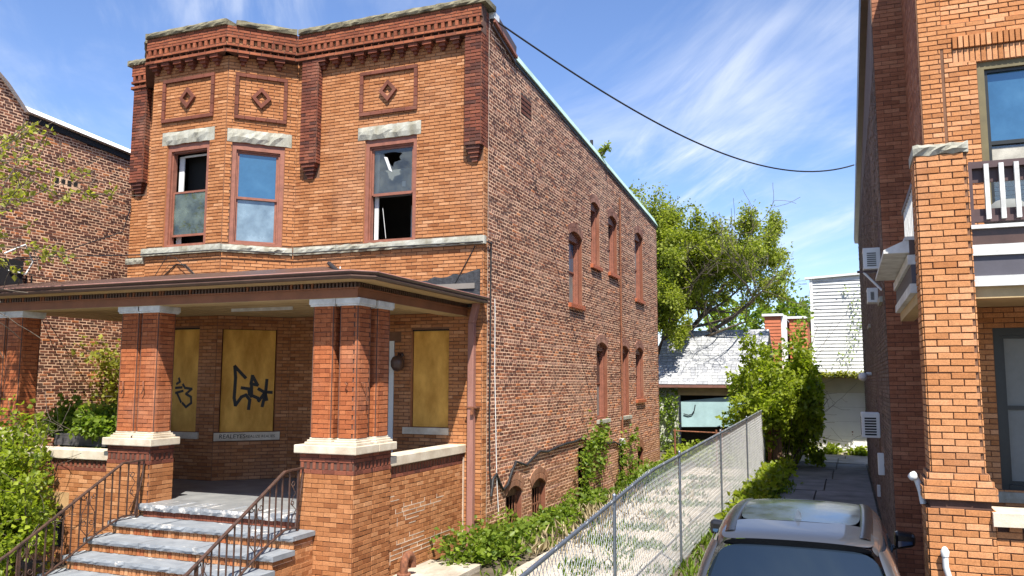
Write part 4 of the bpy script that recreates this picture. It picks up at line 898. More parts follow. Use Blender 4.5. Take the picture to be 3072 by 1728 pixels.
def offset_path(path, d):
    out = []
    for i, p in enumerate(path):
        ns = []
        for a, b in ((i-1, i), (i, i+1)):
            if 0 <= a and b < len(path):
                v = Vector((path[b][0]-path[a][0], path[b][1]-path[a][1])).normalized(); ns.append(Vector((-v.y, v.x)))
        n = sum(ns, Vector((0, 0))).normalized(); k = d/max(.3, n.dot(ns[0])); out.append((p[0]+n.x*k, p[1]+n.y*k))
    return out
mb = MB(); RG = [[(x, y, z) for x, y in offset_path(path, d)] for d, z in prof]
for i in range(len(path)-1):
    q = MB()
    for j in range(len(prof)-1): q.poly([RG[j][i], RG[j][i+1], RG[j+1][i+1], RG[j+1][i]], DARKW)
    q.build('gutter', PORCH)
mb = MB(); mb.tube([(x, y, 4.512) for x, y in offset_path(path, -.08)], .009, PINKP, 6); mb.build('gutter_lip', PORCH)
mb = MB(); zr = 4.92; hx, hy = -1.9, -.02
A = [(-9.2, GY, 4.50), (-.16, GY, 4.50), (GX, -3.93, 4.50), (GX, -.02, 4.50), (-1.9, -.02, zr), (-9.2, -.02, zr)]; Hp = (-1.9, -2.3, zr-.02)
mb.poly([A[0], A[1], Hp, (-9.2, -2.3, zr-.02)], DARKW); mb.poly([A[1], A[2], Hp], DARKW); mb.poly([A[2], A[3], A[4], Hp], DARKW); mb.poly([(-9.2, -2.3, zr-.02), Hp, A[4], A[5]], DARKW)
mb.build('porch_roof', PORCH)
mb = MB(); mb.tube([(-.6, -3.75, 4.535), (-1.6, -2.6, 4.90)], .035, BLACKM, 6); mb.tube([(-2.4, -4.05, 4.515), (-1.0, -4.05, 4.525), (-.45, -3.85, 4.56), (-.2, -3.9, 4.53)], .02, BLACKM, 6); mb.build('hip_ridge', PORCH)
dsp = thing('downspout', 'faded pink square downspout at the right end of the porch', 'downspout', (-.17, -.09, 0))
mb = MB(); mb.bx(-.23, -.11, -.15, -.03, .05, 4.05, PINKP); mb.hexa([(-.23, -.03, 4.05), (-.11, -.03, 4.05), (-.02, -.03, 4.42), (-.14, -.03, 4.42), (-.23, -.15, 4.05), (-.11, -.15, 4.05), (-.02, -.15, 4.42), (-.14, -.15, 4.42)], PINKP); mb.build('pipe', dsp, bevel=.012)
mb = MB(); mb.bx(-.25, -.03, -.165, -.01, 2.50, 2.53, RUST); mb.bx(-.14, -.09, -.2, -.15, 2.38, 2.51, RUST); mb.build('clamp', dsp)
# hooks left in the shafts, wire between them
mb = MB(); mb.tube([(-.47, -3.70, 2.95), (-.47, -3.76, 2.96), (-.44, -3.76, 2.93)], .01, RUST, 5); mb.tube([(-.315, -3.6, 2.96), (-.25, -3.55, 2.96), (-.26, -3.52, 2.70)], .009, RUST, 5); mb.build('rusty_hook', PORCH)
for px in (-4.70, -4.27):
    mb = MB(); mb.tube([(px-.05, -3.69, 2.96), (px, -3.75, 2.97), (px+.02, -3.76, 2.85), (px-.02, -3.75, 2.78)], .011, RUST, 5); mb.build('rusty_hook', PORCH)
PB.finish(PORCH, 300, 'brickwork')

# ------------------------------------------------------------------ front steps
STEPS = thing('front_steps', 'slate and brick front steps with chipped white paint leading up to the porch', 'steps', (-2.6, -4.8, 0))
SB = Bricks()
X0, X1 = -4.30, -.90
ST = [(.875, -4.29), (.69, -4.71), (.505, -5.06), (.32, -5.43), (.14, -5.82)]
F0 = Fr((0, 0, 0), (1, 0, 0))
prev = -3.80
for i, (z, yn) in enumerate(ST):
    yb = -3.78 if i == 0 else ST[i-1][1]+.05
    cuts = [X0, X0+.95+.12*i, X0+2.2-.1*i, X1] if i else [X0, X0+1.0, X1]
    for a, b in zip(cuts[:-1], cuts[1:]):
        mb = MB(); rough_block(mb, F0, a+.003, b-.003, z-.07, z, -yb, -yn, SLATE if random.random() < 2 else CHIP, max(8, int((b-a)*14)), 2, .011, i*7); mb.build('tread', STEPS)
    # riser under this tread
    zt = z-.072; zb = (ST[i+1][0] if i+1 < len(ST) else -.03)
    core = MB(); core.bx(X0+.06, X1-.05, yn+.062, -3.76, zb if i+1 < len(ST) else -.05, zt, MORT_L); co = core.build('riser', STEPS)
    fr = Fr((0, yn+.062, 0), (1, 0, 0)); u = X0+.07
    while u < X1-.06:
        w = random.uniform(.062, .074); t = min(.97, max(.03, random.gauss(.5, .25)))
        SB.add(fr, u+.005, u+w-.004, zb+.004, zt-.012-random.uniform(0, .012), .016+random.gauss(0, .002), NEIGH if 0 else PIER if random.random() < .15 else BUFF, t, co); u += w+.004
    fs = Fr((X1-.05, yn+.062, 0), (0, 1, 0)); SB.wall(fs, 0, -3.76-yn-.062, -.0, zt, BUFF, L=.2, J=.012, d=.009, owner=co)
    fl = Fr((X0+.06, -3.76, 0), (0, -1, 0)); SB.wall(fl, 0, -3.76-yn-.062, -.0, zt, BUFF, L=.2, J=.012, d=.009, owner=co, single=False)
# dark painted riser below the landing
core = MB(); core.bx(-4.10, -1.22, -3.775, -3.70, .86, FZ-.086, MORT_D); co = core.build('riser', STEPS); fr = Fr((0, -3.775, 0), (1, 0, 0)); u = -4.09
while u < -1.24:
    w = random.uniform(.064, .074); SB.add(fr, u+.003, u+w-.003, .878, FZ-.09, .012, TRIM, random.uniform(.5, .95), co); u += w
SB.finish(STEPS, 300, 'brickwork')

# ------------------------------------------------------------------ wrought iron railings
def spiral(c, r, turns, a0, sgn=1, n=14):
    return [(c[0]+sgn*r*(1-.72*k/n)*math.cos(a0+turns*2*math.pi*k/n), c[1]+r*(1-.72*k/n)*math.sin(a0+turns*2*math.pi*k/n)) for k in range(n+1)]
def railing(x, label):
    rt = thing('stair_railing', label, 'railing', (x, -4.9, .3), 'wrought iron railings beside the steps')
    P = lambda y, z: (x, y, z)
    mb = MB(); top = [P(-3.80, 1.745), P(-4.22, 1.73), P(-5.05, 1.26), P(-6.0, .725), P(-6.35, .56), P(-6.55, .55), P(-6.62, .62)]
    for a, b in zip(top[:-1], top[1:]):
        pass
    V = []
    for (xx, y, z) in top: V += [(xx-.024, y, z-.012), (xx+.024, y, z-.012), (xx+.024, y, z+.012), (xx-.024, y, z+.012)]
    fs = []
    for i in range(len(top)-1):
        for k in range(4): fs.append((i*4+k, i*4+(k+1) % 4, i*4+4+(k+1) % 4, i*4+4+k))
    mb.mesh(V, fs, IRON); mb.build('handrail', rt)
    ztop = lambda y: 1.73+(y+4.22)*.565 if y < -4.22 else 1.735
    mb = MB(); bot = [P(-3.88, .93), P(-4.20, .93), P(-4.62, .76), P(-5.1, .50), P(-5.5, .31), P(-6.0, .05)]; V = []
    for (xx, y, z) in bot: V += [(xx-.016, y, z-.01), (xx+.016, y, z-.01), (xx+.016, y, z+.01), (xx-.016, y, z+.01)]
    mb.mesh(V, [(i*4+k, i*4+(k+1) % 4, i*4+4+(k+1) % 4, i*4+4+k) for i in range(len(bot)-1) for k in range(4)], IRON); mb.build('bottom_rail', rt)
    def zbot(y):
        for (a, b) in zip(bot[:-1], bot[1:]):
            if b[1] <= y <= a[1]: return a[2]+(b[2]-a[2])*(y-a[1])/(b[1]-a[1])
        return .02
    ys = [-3.91, -4.10]+[-4.26-.135*k for k in range(14)]
    for k, y in enumerate(ys):
        q = MB(); s = .0085 if k not in (1,) else .009
        q.bx(x-s, x+s, y-s, y+s, zbot(y), ztop(y)-.01, IRON); q.build('baluster', rt)
    # legs and wall tie
    for y in (-3.90, -5.85):
        q = MB(); q.bx(x-.014, x+.014, y-.014, y+.014, .0 if y < -5 else .875, ztop(y), IRON); q.build('post', rt)
    q = MB(); q.tube([P(-3.80, 1.735), P(-3.82, 1.5), P(-3.90, 1.2), P(-3.94, .93)], .014, IRON, 6); q.build('wall_brace', rt)
    # scroll panels
    def scrolls(yc, zc, h, w):
        for sg in (1, -1):
            q = MB()
            pts = spiral((yc+sg*w*.42, zc+h*.40), .05, 1.1, math.pi, sg)[::-1]+[(yc+sg*w*.1, zc+h*.22), (yc+sg*w*.5, zc+h*.02), (yc+sg*w*.48, zc-h*.18)]+spiral((yc+sg*w*.30, zc-h*.20), .05, -1.0, 0, sg)
            q.tube([P(*p) for p in pts], .0065, IRON, 5); q.build('scroll', rt)
            q = MB(); pts = [(yc+sg*w*.5, zc-h*.10), (yc+sg*w*.5, zc-h*.34), (yc+sg*w*.05, zc-h*.5)]; q.tube([P(*p) for p in pts], .0065, IRON, 5); q.build('scroll', rt)
    yc = -4.26-.135*4; scrolls(yc, (ztop(yc)+zbot(yc))/2+.03, .62, .22)
    yc = -4.26-.135*11; scrolls(yc, (ztop(yc)+zbot(yc))/2+.03, .62, .22)
    q = MB(); pts = spiral((-4.02, 1.55), .05, 1.1, math.pi, 1)[::-1]+[(-3.96, 1.42), (-4.05, 1.30)]+spiral((-4.02, 1.27), .04, 1.0, 0, -1)[::-1]+[(-3.94, 1.18), (-4.06, 1.02), (-4.0, .95)]; q.tube([P(*p) for p in pts], .0065, IRON, 5); q.build('scroll', rt)
    return rt
railing(-4.11, 'wrought iron stair railing with scrolls next to the leafy shrub'); railing(-1.12, 'wrought iron stair railing with scrolls against the right porch pier')

# ------------------------------------------------------------------ small things by the porch
go = thing('gooseneck_pipe', 'rusty gooseneck vent pipe curving down beside the porch wall', 'vent pipe', (-.12, -2.45, 0))
mb = MB(); arc = [(-.08, -2.66, .1), (-.08, -2.66, .22)]+[(-.08, -2.53-.13*math.cos(a), .24+.13*math.sin(a)) for a in [math.pi*k/8 for k in range(1, 9)]]+[(-.08, -2.40, .17)]; mb.tube(arc, .062, RUST, 10); mb.build('bend', go)
mb = MB(); mb.lathe([(0, .075), (.05, .08), (.10, .085), (.12, .105), (.15, .105), (.15, .06)], (-.08, -2.66, -.02), (0, 0, 1), RUST, 14); mb.build('collar', go)
mb = MB(); rough_block(mb, Fr((0, 0, 0), (1, 0, 0)), -.30, .62, -.03, .06, 1.4, 2.7, CONC, 10, 2, .02); tag(mb.build('concrete_pad'), 'broken pale concrete pad at the foot of the porch wall', 'concrete')
mb = MB(); mb.bx(-7.0, -5.0, -3.05, -2.78, FZ+.78, FZ+.98, WOODD); pl = thing('planter_box', 'long dark wooden planter box on the porch behind the parapet', 'planter', (-6, -2.9, FZ)); mb.build('front_board', pl)
mb = MB(); mb.bx(-7.0, -5.0, -2.78, -2.4, FZ+.0, FZ+.88, WOODD); mb.build('box', pl)
pot = thing('flower_pot', 'small orange flower pot standing on the dark planter box', 'pot', (-5.75, -2.62, FZ+.88))
mb = MB(); mb.lathe([(0, .05), (.15, .075), (.15, .085), (.19, .087), (.19, .07), (.15, .06)], (-5.60, -2.62, FZ+.88), (0, 0, 1), mat('orange_clay', (.52, .13, .03), .8), 14); mb.build('pot_body', pot)
mb = MB(); mb.lathe([(0, .062), (.005, .0)], (-5.60, -2.62, FZ+1.03), (0, 0, 1), SOIL, 12); mb.build('pot_soil', pot)

# ------------------------------------------------------------------ the neighbour on the left
SW_ROOF = mat('white_roof_metal', (.80, .81, .82), .5, .04, 2)
LN = thing('brick_house', 'dark brick neighbouring house with a white roof edge behind the bare branches', 'house', (-13, 6, 0))
LBK = Bricks(); LS = Fr((-10.8, 0, 0), (0, 1, 0))
zl = lambda y: 9.0-(y+1.2)*.072 if y > -1.2 else min(9.85, 9.0-(y+1.2)*.98)
mb = MB()
for i in range(44):
    a, b = -3+.5*i, -2.5+.5*i; mb.poly([LS(a, 0), LS(b, 0), LS(b, zl(b)), LS(a, zl(a))], MORT_L)
lw = mb.build('side_wall', LN)
def top_l(z):
    for i in range(120):
        y = -3+.1*i
        if zl(y) < z: return y
    return 6.0
LBK.wall(LS, -3, 6.0, 0, 9.85, COMMON, [rect_hole(-.35, .35, 7.55, 7.72)], L=.215, J=.023, d=.004, bond='common', head=COMMON, owner=lw, top=top_l, tint=(.40, .27), wob=.003)
LBK.finish(LN, 300, 'brickwork')
mb = MB(); mb.bx(-18, -10.82, -3, 18.9, 0, 7.5, COMMON, .4); mb.build('hidden_walls', LN)
mb = MB()
for k in range(4): mb.fb(LS, -.34+.17*k, -.34+.17*k+.11, 7.56+.03*(k % 2), 7.70, .0, .003, VOIDM)
mb.build('wall_vent', LN)
mb = MB()
for i in range(36):
    a, b = -2.2+.5*i, -1.7+.5*i; mb.hexa([LS(a, zl(a)-.02, -.3), LS(b, zl(b)-.02, -.3), LS(b, zl(b)+.19, -.3), LS(a, zl(a)+.19, -.3), LS(a, zl(a)-.0, .12), LS(b, zl(b)-.0, .12), LS(b, zl(b)+.18, -.10), LS(a, zl(a)+.18, -.10)], SW_ROOF)
mb.build('roof_edge_flashing', LN)
mb = MB()
for i in range(34):
    a, b = -1.1+.5*i, -.6+.5*i; mb.hexa([LS(a, zl(a)-.17, -.3), LS(b, zl(b)-.17, -.3), LS(b, zl(b)-.025, -.3), LS(a, zl(a)-.025, -.3), LS(a, zl(a)-.17, .03), LS(b, zl(b)-.17, .03), LS(b, zl(b)-.025, .035), LS(a, zl(a)-.025, .035)], BLACKM)
mb.build('roof_edge_black_strip', LN)
mb = MB(); mb.fb(LS, -1.75, -1.15, 5.0, 5.6, .01, .22, BLACKM); mb.tube([LS(-1.6, 5.7, .2), LS(-1.2, 5.95, .3), LS(-.95, 5.6, .25), LS(-1.1, 5.3, .24), LS(-1.5, 5.35, .24)], .02, PVC, 6)
for k in range(3): mb.tube([LS(-1.1+.13*k, 5.3, .1), LS(-1.05+.13*k, 4.7-.1*k, .03)], .022, BLACKM, 5)
tag(mb.build('cable_box'), 'black utility box with looping cables fixed to the dark neighbouring wall', 'utility box')
mb = MB(); mb.tube([(-14, -3.2, 5.85), (-10.4, -1.0, 5.62), (-8.8, -.15, 6.3), (-8.7, -.05, 6.9)], .013, BLACKM, 5); tag(mb.build('service_cable'), 'thin cable rising from the neighbouring wall to the left edge of the facade', 'cable')

# ------------------------------------------------------------------ the neighbour on the right
RN = thing('brick_house', 'tall buff brick house at the right with a balcony over its porch', 'house', (9.5, 6, 0))
RB = Bricks(); RS = Fr((6.8, 0.3, 0), (0, -1, 0)); RF = Fr((0, .3, 0), (1, 0, 0)); UF = Fr((0, -1.9, 0), (1, 0, 0)); UR = Fr((7.25, .3, 0), (0, -1, 0))
RZ = lambda y: 9.75-.088*y
mb = MB()
RSB = Fr((6.8, 18.5, 0), (0, -1, 0))
for i in range(37): a, b = 18.2*i/37, 18.2*(i+1)/37; mb.poly([RSB(a, 0), RSB(b, 0), RSB(b, RZ(18.5-b)), RSB(a, RZ(18.5-a))], MORT_D)
rw = mb.build('side_wall', RN)
wins = [rect_hole(18.5-1.75, 18.5-.95, 4.4, 6.1), rect_hole(18.5-5.5, 18.5-4.6, 1.4, 3.2), rect_hole(18.5-9, 18.5-8, 4.4, 6.2)]
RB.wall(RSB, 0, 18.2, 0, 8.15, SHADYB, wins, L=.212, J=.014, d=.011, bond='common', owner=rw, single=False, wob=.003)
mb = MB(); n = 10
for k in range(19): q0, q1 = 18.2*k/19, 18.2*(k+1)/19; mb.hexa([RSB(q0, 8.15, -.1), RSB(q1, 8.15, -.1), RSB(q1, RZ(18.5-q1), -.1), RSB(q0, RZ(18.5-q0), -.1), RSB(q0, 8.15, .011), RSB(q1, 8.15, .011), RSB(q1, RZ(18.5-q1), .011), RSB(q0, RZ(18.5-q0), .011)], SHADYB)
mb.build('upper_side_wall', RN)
for a, b, c, e in ((16.75, 17.55, 4.4, 6.1), (13.0, 13.9, 1.4, 3.2), (9.5, 10.5, 4.4, 6.2)):
    mb = MB(); mb.fb(RSB, a, b, c, e, -.12, -.1, G_DARK); mb.fb(RSB, a-.03, b+.03, c-.09, c, -.1, .06, STONE); mb.build('window', RN)
mb = MB()
for k in range(19): q0, q1 = 18.35*k/19-.15, 18.35*(k+1)/19-.15; mb.hexa([RSB(q0, RZ(18.5-q0)-.10, -.2), RSB(q1, RZ(18.5-q1)-.10, -.2), RSB(q1, RZ(18.5-q1)+.12, -.2), RSB(q0, RZ(18.5-q0)+.12, -.2), RSB(q0, RZ(18.5-q0)-.06, .13), RSB(q1, RZ(18.5-q1)-.06, .13), RSB(q1, RZ(18.5-q1)+.10, .15), RSB(q0, RZ(18.5-q0)+.10, .15)], DARKW)
mb.build('roof_edge', RN)
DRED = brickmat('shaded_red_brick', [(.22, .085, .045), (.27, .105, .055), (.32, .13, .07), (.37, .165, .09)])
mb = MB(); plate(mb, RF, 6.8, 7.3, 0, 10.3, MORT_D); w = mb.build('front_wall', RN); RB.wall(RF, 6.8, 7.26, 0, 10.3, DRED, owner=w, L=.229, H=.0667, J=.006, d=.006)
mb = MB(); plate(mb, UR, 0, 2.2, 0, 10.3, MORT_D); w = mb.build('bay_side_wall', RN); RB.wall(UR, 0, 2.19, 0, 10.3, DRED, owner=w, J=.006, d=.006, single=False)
UW = (7.935, 9.0, 5.0, 7.19); LW = (7.93, 9.1, 1.66, 3.69)
mb = MB(); plate(mb, UF, 7.25, 12, 0, 10.3, MORT_B, [UW, LW, (7.545, 9.6, 7.76, 9.2)], depth=.12, mr=NEIGH); w = mb.build('bay_front_wall', RN)
panel_rects = [(7.545, 11.0, 7.79, 9.2)]
RB.wall(UF, 7.26, 9.6, 0, 10.3, NEIGH, [rect_hole(*UW), rect_hole(*LW), rect_hole(7.66, 9.6, 7.19, 7.575), rect_hole(7.52, 7.548, 5.5, 7.45), rect_hole(7.545, 9.6, 7.76, 9.2)], owner=w, tint=(.5, .2), d=.011, J=.009)
mb = MB(); plate(mb, UF, 7.545, 9.6, 7.76, 9.2, MORT_B, d=-.06); w2 = mb.build('recessed_panel', RN); RB.wall(UF.off(-.055), 7.545, 9.6, 7.70, 9.2, NEIGH, owner=w2, tint=(.55, .2))
u = 7.66
while u < 9.5:           # soldier courses over the upper window, the upper row standing proud
    RB.add(UF, u+.004, u+.060, 7.195, 7.385, .012, NEIGH, random.random(), w); RB.add(UF, u+.004, u+.060, 7.40, 7.565, .045, NEIGH, random.random(), w); u += .066
def big_window(fr, r, nm, frame, blind):
    rt = thing_part(nm, RN); a, b, c, e = r
    mb = MB(); mb.fb(fr, a, a+.085, c, e, -.14, -.03, frame); mb.fb(fr, b-.085, b, c, e, -.14, -.03, frame); mb.fb(fr, a+.085, b-.085, e-.10, e, -.14, -.03, frame); mb.fb(fr, a+.085, b-.085, c, c+.07, -.14, -.02, frame); mb.build('window_frame', rt)
    k = mat('near_black_sash', (.018, .02, .018), .4) if 'near_black_sash' not in bpy.data.materials else bpy.data.materials['near_black_sash']
    mb = MB(); zm = (c+e)/2; q = .04
    mb.fb(fr, a+.085, a+.085+q, c+.07, e-.1, -.14, -.07, k); mb.fb(fr, b-.085-q, b-.085, c+.07, e-.1, -.14, -.07, k); mb.fb(fr, a+.085+q, b-.085-q, e-.1-q, e-.1, -.14, -.07, k); mb.fb(fr, a+.085+q, b-.085-q, zm-.02, zm+.03, -.14, -.07, k); mb.fb(fr, a+.085+q, b-.085-q, c+.07, c+.07+q, -.14, -.08, k); mb.build('sash', rt)
    mb = MB(); mb.fb(fr, a+.085+q, b-.085-q, zm+.03, e-.1-q, -.12, -.115, blind[0]); mb.build('pane', rt)
    mb = MB(); mb.fb(fr, a+.085+q, b-.085-q, c+.07+q, zm-.02, -.12, -.115, blind[1]); mb.build('pane', rt); return rt, zm
OLIVE = mat('olive_window_paint', (.13, .105, .045), .6, .1)
rt, zm = big_window(UF, UW, 'window', OLIVE, (G_BLUE, G_CLEAR))
for k in range(16):
    mb = MB(); z = UW[2]+.13+.058*k; mb.fb(UF, UW[0]+.13, UW[1]-.13, z, z+.045, -.17, -.155, CURT); mb.build('blind_slat', rt)
mb = MB(); mb.fb(UF, UW[0]+.12, UW[1]-.12, zm-.45, zm-.06, -.108, -.10, mat('cardboard_sheet', (.42, .40, .34), .9)); mb.build('cardboard', rt)
rt, zm = big_window(UF, LW, 'window', bpy.data.materials['near_black_sash'], (G_GREY, G_GREY))
mb = MB(); rough_block(mb, UF, 7.80, 9.2, 1.52, 1.645, -.05, .08, STONE, 8, 2, .006); mb.build('window_sill', rt)
# porch column with stone cap and spread foot
def col_block(x0, x1, y0, y1, z0, z1, nm, faces='FLR', L=.226):
    mb = MB(); mb.bx(x0+.006, x1-.006, y0+.006, y1-.006, z0, z1, MORT_B); w = mb.build(nm, RN)
    for fc in faces:
        fr, wd = {'F': (Fr((x0, y0, 0), (1, 0, 0)), x1-x0), 'R': (Fr((x1, y0, 0), (0, 1, 0)), y1-y0), 'L': (Fr((x0, y1, 0), (0, -1, 0)), y1-y0)}[fc]
        RB.wall(fr, 0, wd, z0, z1, NEIGH, L=L, J=.010, d=.011, owner=w, tint=(.5, .22), off=0 if fc == 'F' else .06)
col_block(6.945, 7.425, -4.40, -3.92, 2.09, 5.37, 'porch_column')
for k, (e, z) in enumerate(((.03, 2.023), (.06, 1.956), (.085, 1.889), (.085, 1.822))): col_block(6.945-e, 7.425+e, -4.40-e*.6, -3.92+e, z, z+.0665, 'column_foot')
col_block(6.885, 7.49, -4.42, -3.88, -.02, 1.74, 'column_base')
mb = MB(); mb.bx(6.92, 7.46, -4.42, -3.9, 1.74, 1.822, MORT_D); mb.build('column_neck', RN)
mb = MB(); rough_block(mb, Fr((0, 0, 0), (1, 0, 0)), 6.925, 7.445, 5.37, 5.485, 3.88, 4.44, STONE, 10, 3, .02); mb.build('column_cap_stone', RN)
mb = MB(); rough_block(mb, Fr((0, 0, 0), (1, 0, 0)), 7.46, 9.5, 1.60, 1.73, 4.0, 4.50, CREAM, 6, 2, .004); mb.build('parapet_cap', RN)
col_block(7.49, 9.3, -4.40, -4.05, -.02, 1.54, 'parapet')
for k in range(7): RB.add(Fr((0, -4.40, 0), (1, 0, 0)), 7.60+.22*k, 7.71+.22*k, 1.545, 1.60, .04, NEIGH, .4, w)
mb = MB(); mb.bx(7.5, 9.3, -4.38, -4.07, 1.54, 1.6, MORT_D); mb.build('slot_course', RN)
# entablature, deck edge, balcony
def band(nm, z0, z1, ex, m):
    mb = MB(); mb.bx(7.43, 11, -4.32-ex, -4.0, z0, z1, m); mb.bx(6.93-ex, 7.1, -3.91, -1.0, z0, z1-.002, m); mb.build(nm, RN)
SLATEB = mat('slate_blue_band_paint', (.075, .07, .085), .6, .06)
band('entablature', 3.85, 3.97, .0, TAN); band('white_band', 3.97, 4.075, .06, WHITEP); band('dark_band', 4.075, 4.285, .04, SLATEB); band('white_band', 4.285, 4.395, .07, WHITEP); band('brown_band', 4.395, 4.56, .05, FRIEZE if 0 else DARKW); band('deck_edge', 4.56, 4.60, .09, WHITEP)
mb = MB(); mb.bx(7.0, 11, -4.0, -1.92, 4.40, 4.56, DARKW); mb.build('balcony_floor', RN)
mb = MB(); mb.bx(7.1, 11, -3.98, -1.92, 3.95, 4.0, TAN); mb.build('porch_ceiling', RN)
# sloping little side roof beside the column
mb = MB(); mb.hexa([(6.62, -1.2, 4.42), (6.93, -1.2, 4.42), (6.93, -1.2, 4.60), (6.62, -1.2, 4.46), (6.62, -3.9, 4.42), (6.93, -3.9, 4.42), (6.93, -3.9, 4.60), (6.62, -3.9, 4.46)], WHITEP); mb.build('side_eave', RN)
RAILP = mat('purple_brown_rail_paint', (.075, .042, .04), .5, .1)
bal = thing_part('balcony_railing', RN)
mb = MB(); mb.bx(7.44, 10.5, -4.36, -4.26, 5.20, 5.27, RAILP); mb.build('top_rail', bal)
mb = MB(); mb.bx(7.44, 10.5, -4.34, -4.28, 4.64, 4.70, RAILP); mb.build('bottom_rail', bal)
mb = MB(); mb.bx(7.43, 7.47, -4.37, -4.25, 4.6, 5.27, RAILP); mb.build('rail_post', bal)
for k in range(18):
    mb = MB(); x = 7.60+.135*k; mb.bx(x-.022, x+.022, -4.385, -4.345, 4.66, 5.235, WHITEP); mb.build('baluster', bal)
mb = MB(); mb.bx(7.47, 10.5, -4.30, -4.27, 5.06, 5.20, RAILP); mb.bx(7.47, 10.5, -4.30, -4.27, 4.70, 4.78, RAILP); mb.build('rail_board', bal)
for k in range(9):
    mb = MB(); y = -3.75+.2*k; mb.bx(6.96, 6.99, y-.03, y+.03, 4.62, 5.22, WHITEP); mb.build('baluster', bal)
mb = MB(); mb.bx(6.95, 7.0, -3.9, -1.92, 5.2, 5.26, RAILP); mb.build('top_rail', bal)
RB.finish(RN, 300, 'brickwork')
mb = MB(); mb.bx(7.4, 14, -1.6, 18.4, 0, 8.1, COMMON, .4); mb.build('hidden_walls', RN)
# things on the balcony and on the wall
gr = thing('barbecue_grill', 'grey covered barbecue standing on the balcony behind the railing', 'grill', (7.9, -3.4, 4.56))
mb = MB(); mb.lathe([(0, .0), (.0, .20), (.12, .26), (.22, .24), (.32, .12), (.34, 0)], (7.95, -3.3, 4.72), (0, 0, 1), SHADEM, 16); mb.build('lid', gr)
mb = MB()
for sx in (-.15, .15): mb.tube([(7.95+sx, -3.3, 4.56), (7.95+sx*.8, -3.3, 4.78)], .02, BLACKM, 6)
mb.build('legs', gr)
ch = thing('patio_chair', 'white plastic chair on the balcony beside the grill', 'chair', (8.4, -3.1, 4.56))
mb = MB(); mb.bx(8.2, 8.6, -3.3, -2.9, 4.82, 4.86, PVC); mb.build('seat', ch)
mb = MB(); mb.hexa([(8.2, -2.88, 4.86), (8.6, -2.88, 4.86), (8.6, -2.80, 5.1), (8.2, -2.80, 5.1), (8.2, -2.92, 4.86), (8.6, -2.92, 4.86), (8.6, -2.84, 5.1), (8.2, -2.84, 5.1)], PVC); mb.build('backrest', ch)
for sx, sy in ((8.22, -3.28), (8.58, -3.28), (8.22, -2.92), (8.58, -2.92)):
    mb = MB(); mb.bx(sx-.02, sx+.02, sy-.02, sy+.02, 4.56, 4.82, PVC); mb.build('leg', ch)
def ac_unit(y0, y1, z0, z1, depth, label, bracket=False, scr=True):
    a = thing('air_conditioner', label, 'air conditioner', (6.8-depth/2, (y0+y1)/2, z0), 'air conditioners on the right house')
    mb = MB(); mb.bx(6.8-depth, 6.79, y0, y1, z0, z1, PVC); mb.build('case', a, bevel=.012)
    mb = MB(); n = 7
    for k in range(n):
        z = z0+.05+(z1-z0-.12)*k/n; mb.bx(6.8-depth+.06, 6.72, y0-.006, y0, z, z+(z1-z0-.12)/n*.62, SHADEM if not scr else BLACKM)
        mb.bx(6.8-depth-.006, 6.8-depth, y0+.05, y1-.05, z, z+(z1-z0-.12)/n*.6, SHADEM)
    mb.build('grille', a)
    if bracket:
        mb = MB(); mb.bx(6.8-depth-.1, 6.79, y0+.06, y0+.1, z0-.05, z0-.01, RAILP); mb.tube([(6.8-depth, y0+.08, z0-.04), (6.79, y0+.08, z0-.35)], .022, PVC, 6); mb.build('bracket', a)
ac_unit(.95, 1.5, 4.86, 5.22, .28, 'small air conditioner on a bracket high on the right wall', True, False)
ac_unit(4.7, 5.4, 1.86, 2.36, .36, 'large air conditioner with dark grille low on the right wall')
ac_unit(2.6, 3.0, 4.45, 4.72, .20, 'narrow grey air conditioner below the bracketed one on the right wall')
sg = thing('security_light', 'round white security light on the right wall by the garage', 'lamp', (6.7, 9, 3.1))
mb = MB(); mb.tube([(6.79, 9, 3.2), (6.66, 9, 3.2)], .04, PVC, 8); mb.build('bracket', sg)
mb = MB(); mb.lathe([(0, 0), (.0, .09), (.10, .11), (.17, .06), (.19, 0)], (6.62, 8.95, 3.15), (-.5, -.6, -.3), PVC, 14); mb.build('lamp_head', sg)
mb = MB(); mb.bx(6.68, 6.79, 3.4, 3.6, 1.25, 1.65, PVC); tag(mb.build('gas_meter_box', bevel=.01), 'narrow white box on the right wall beneath the air conditioner', 'meter')
mb = MB(); mb.bx(6.72, 6.79, 6.2, 6.3, .5, .75, PVC); tag(mb.build('vent_cover', bevel=.01), 'small white vent cover near the foot of the right wall', 'vent')
mb = MB(); mb.tube([(6.875, -4.15, 1.74), (6.86, -4.15, 1.86), (6.83, -4.15, 1.97), (6.80, -4.15, 2.01)], .032, PVC, 8); mb.lathe([(0, .032), (.02, .05), (.06, .046), (.08, 0)], (6.81, -4.155, 1.995), (-.5, -.3, .6), PVC, 12); tag(mb.build('white_vent_elbow'), 'white vent elbow on the shaded side of the brick column', 'pipe')
mb = MB(); mb.tube([(7.10, -4.47, -.0), (7.08, -4.49, .95), (7.02, -4.49, 1.18), (7.02, -4.49, 1.30)], .03, PVC, 8); mb.lathe([(0, .035), (.05, .042), (.09, .02), (.10, 0)], (7.02, -4.49, 1.28), (0, 0, 1), PVC, 12); tag(mb.build('white_vent_pipe'), 'white vent pipe with rounded top in front of the brick column base', 'pipe')
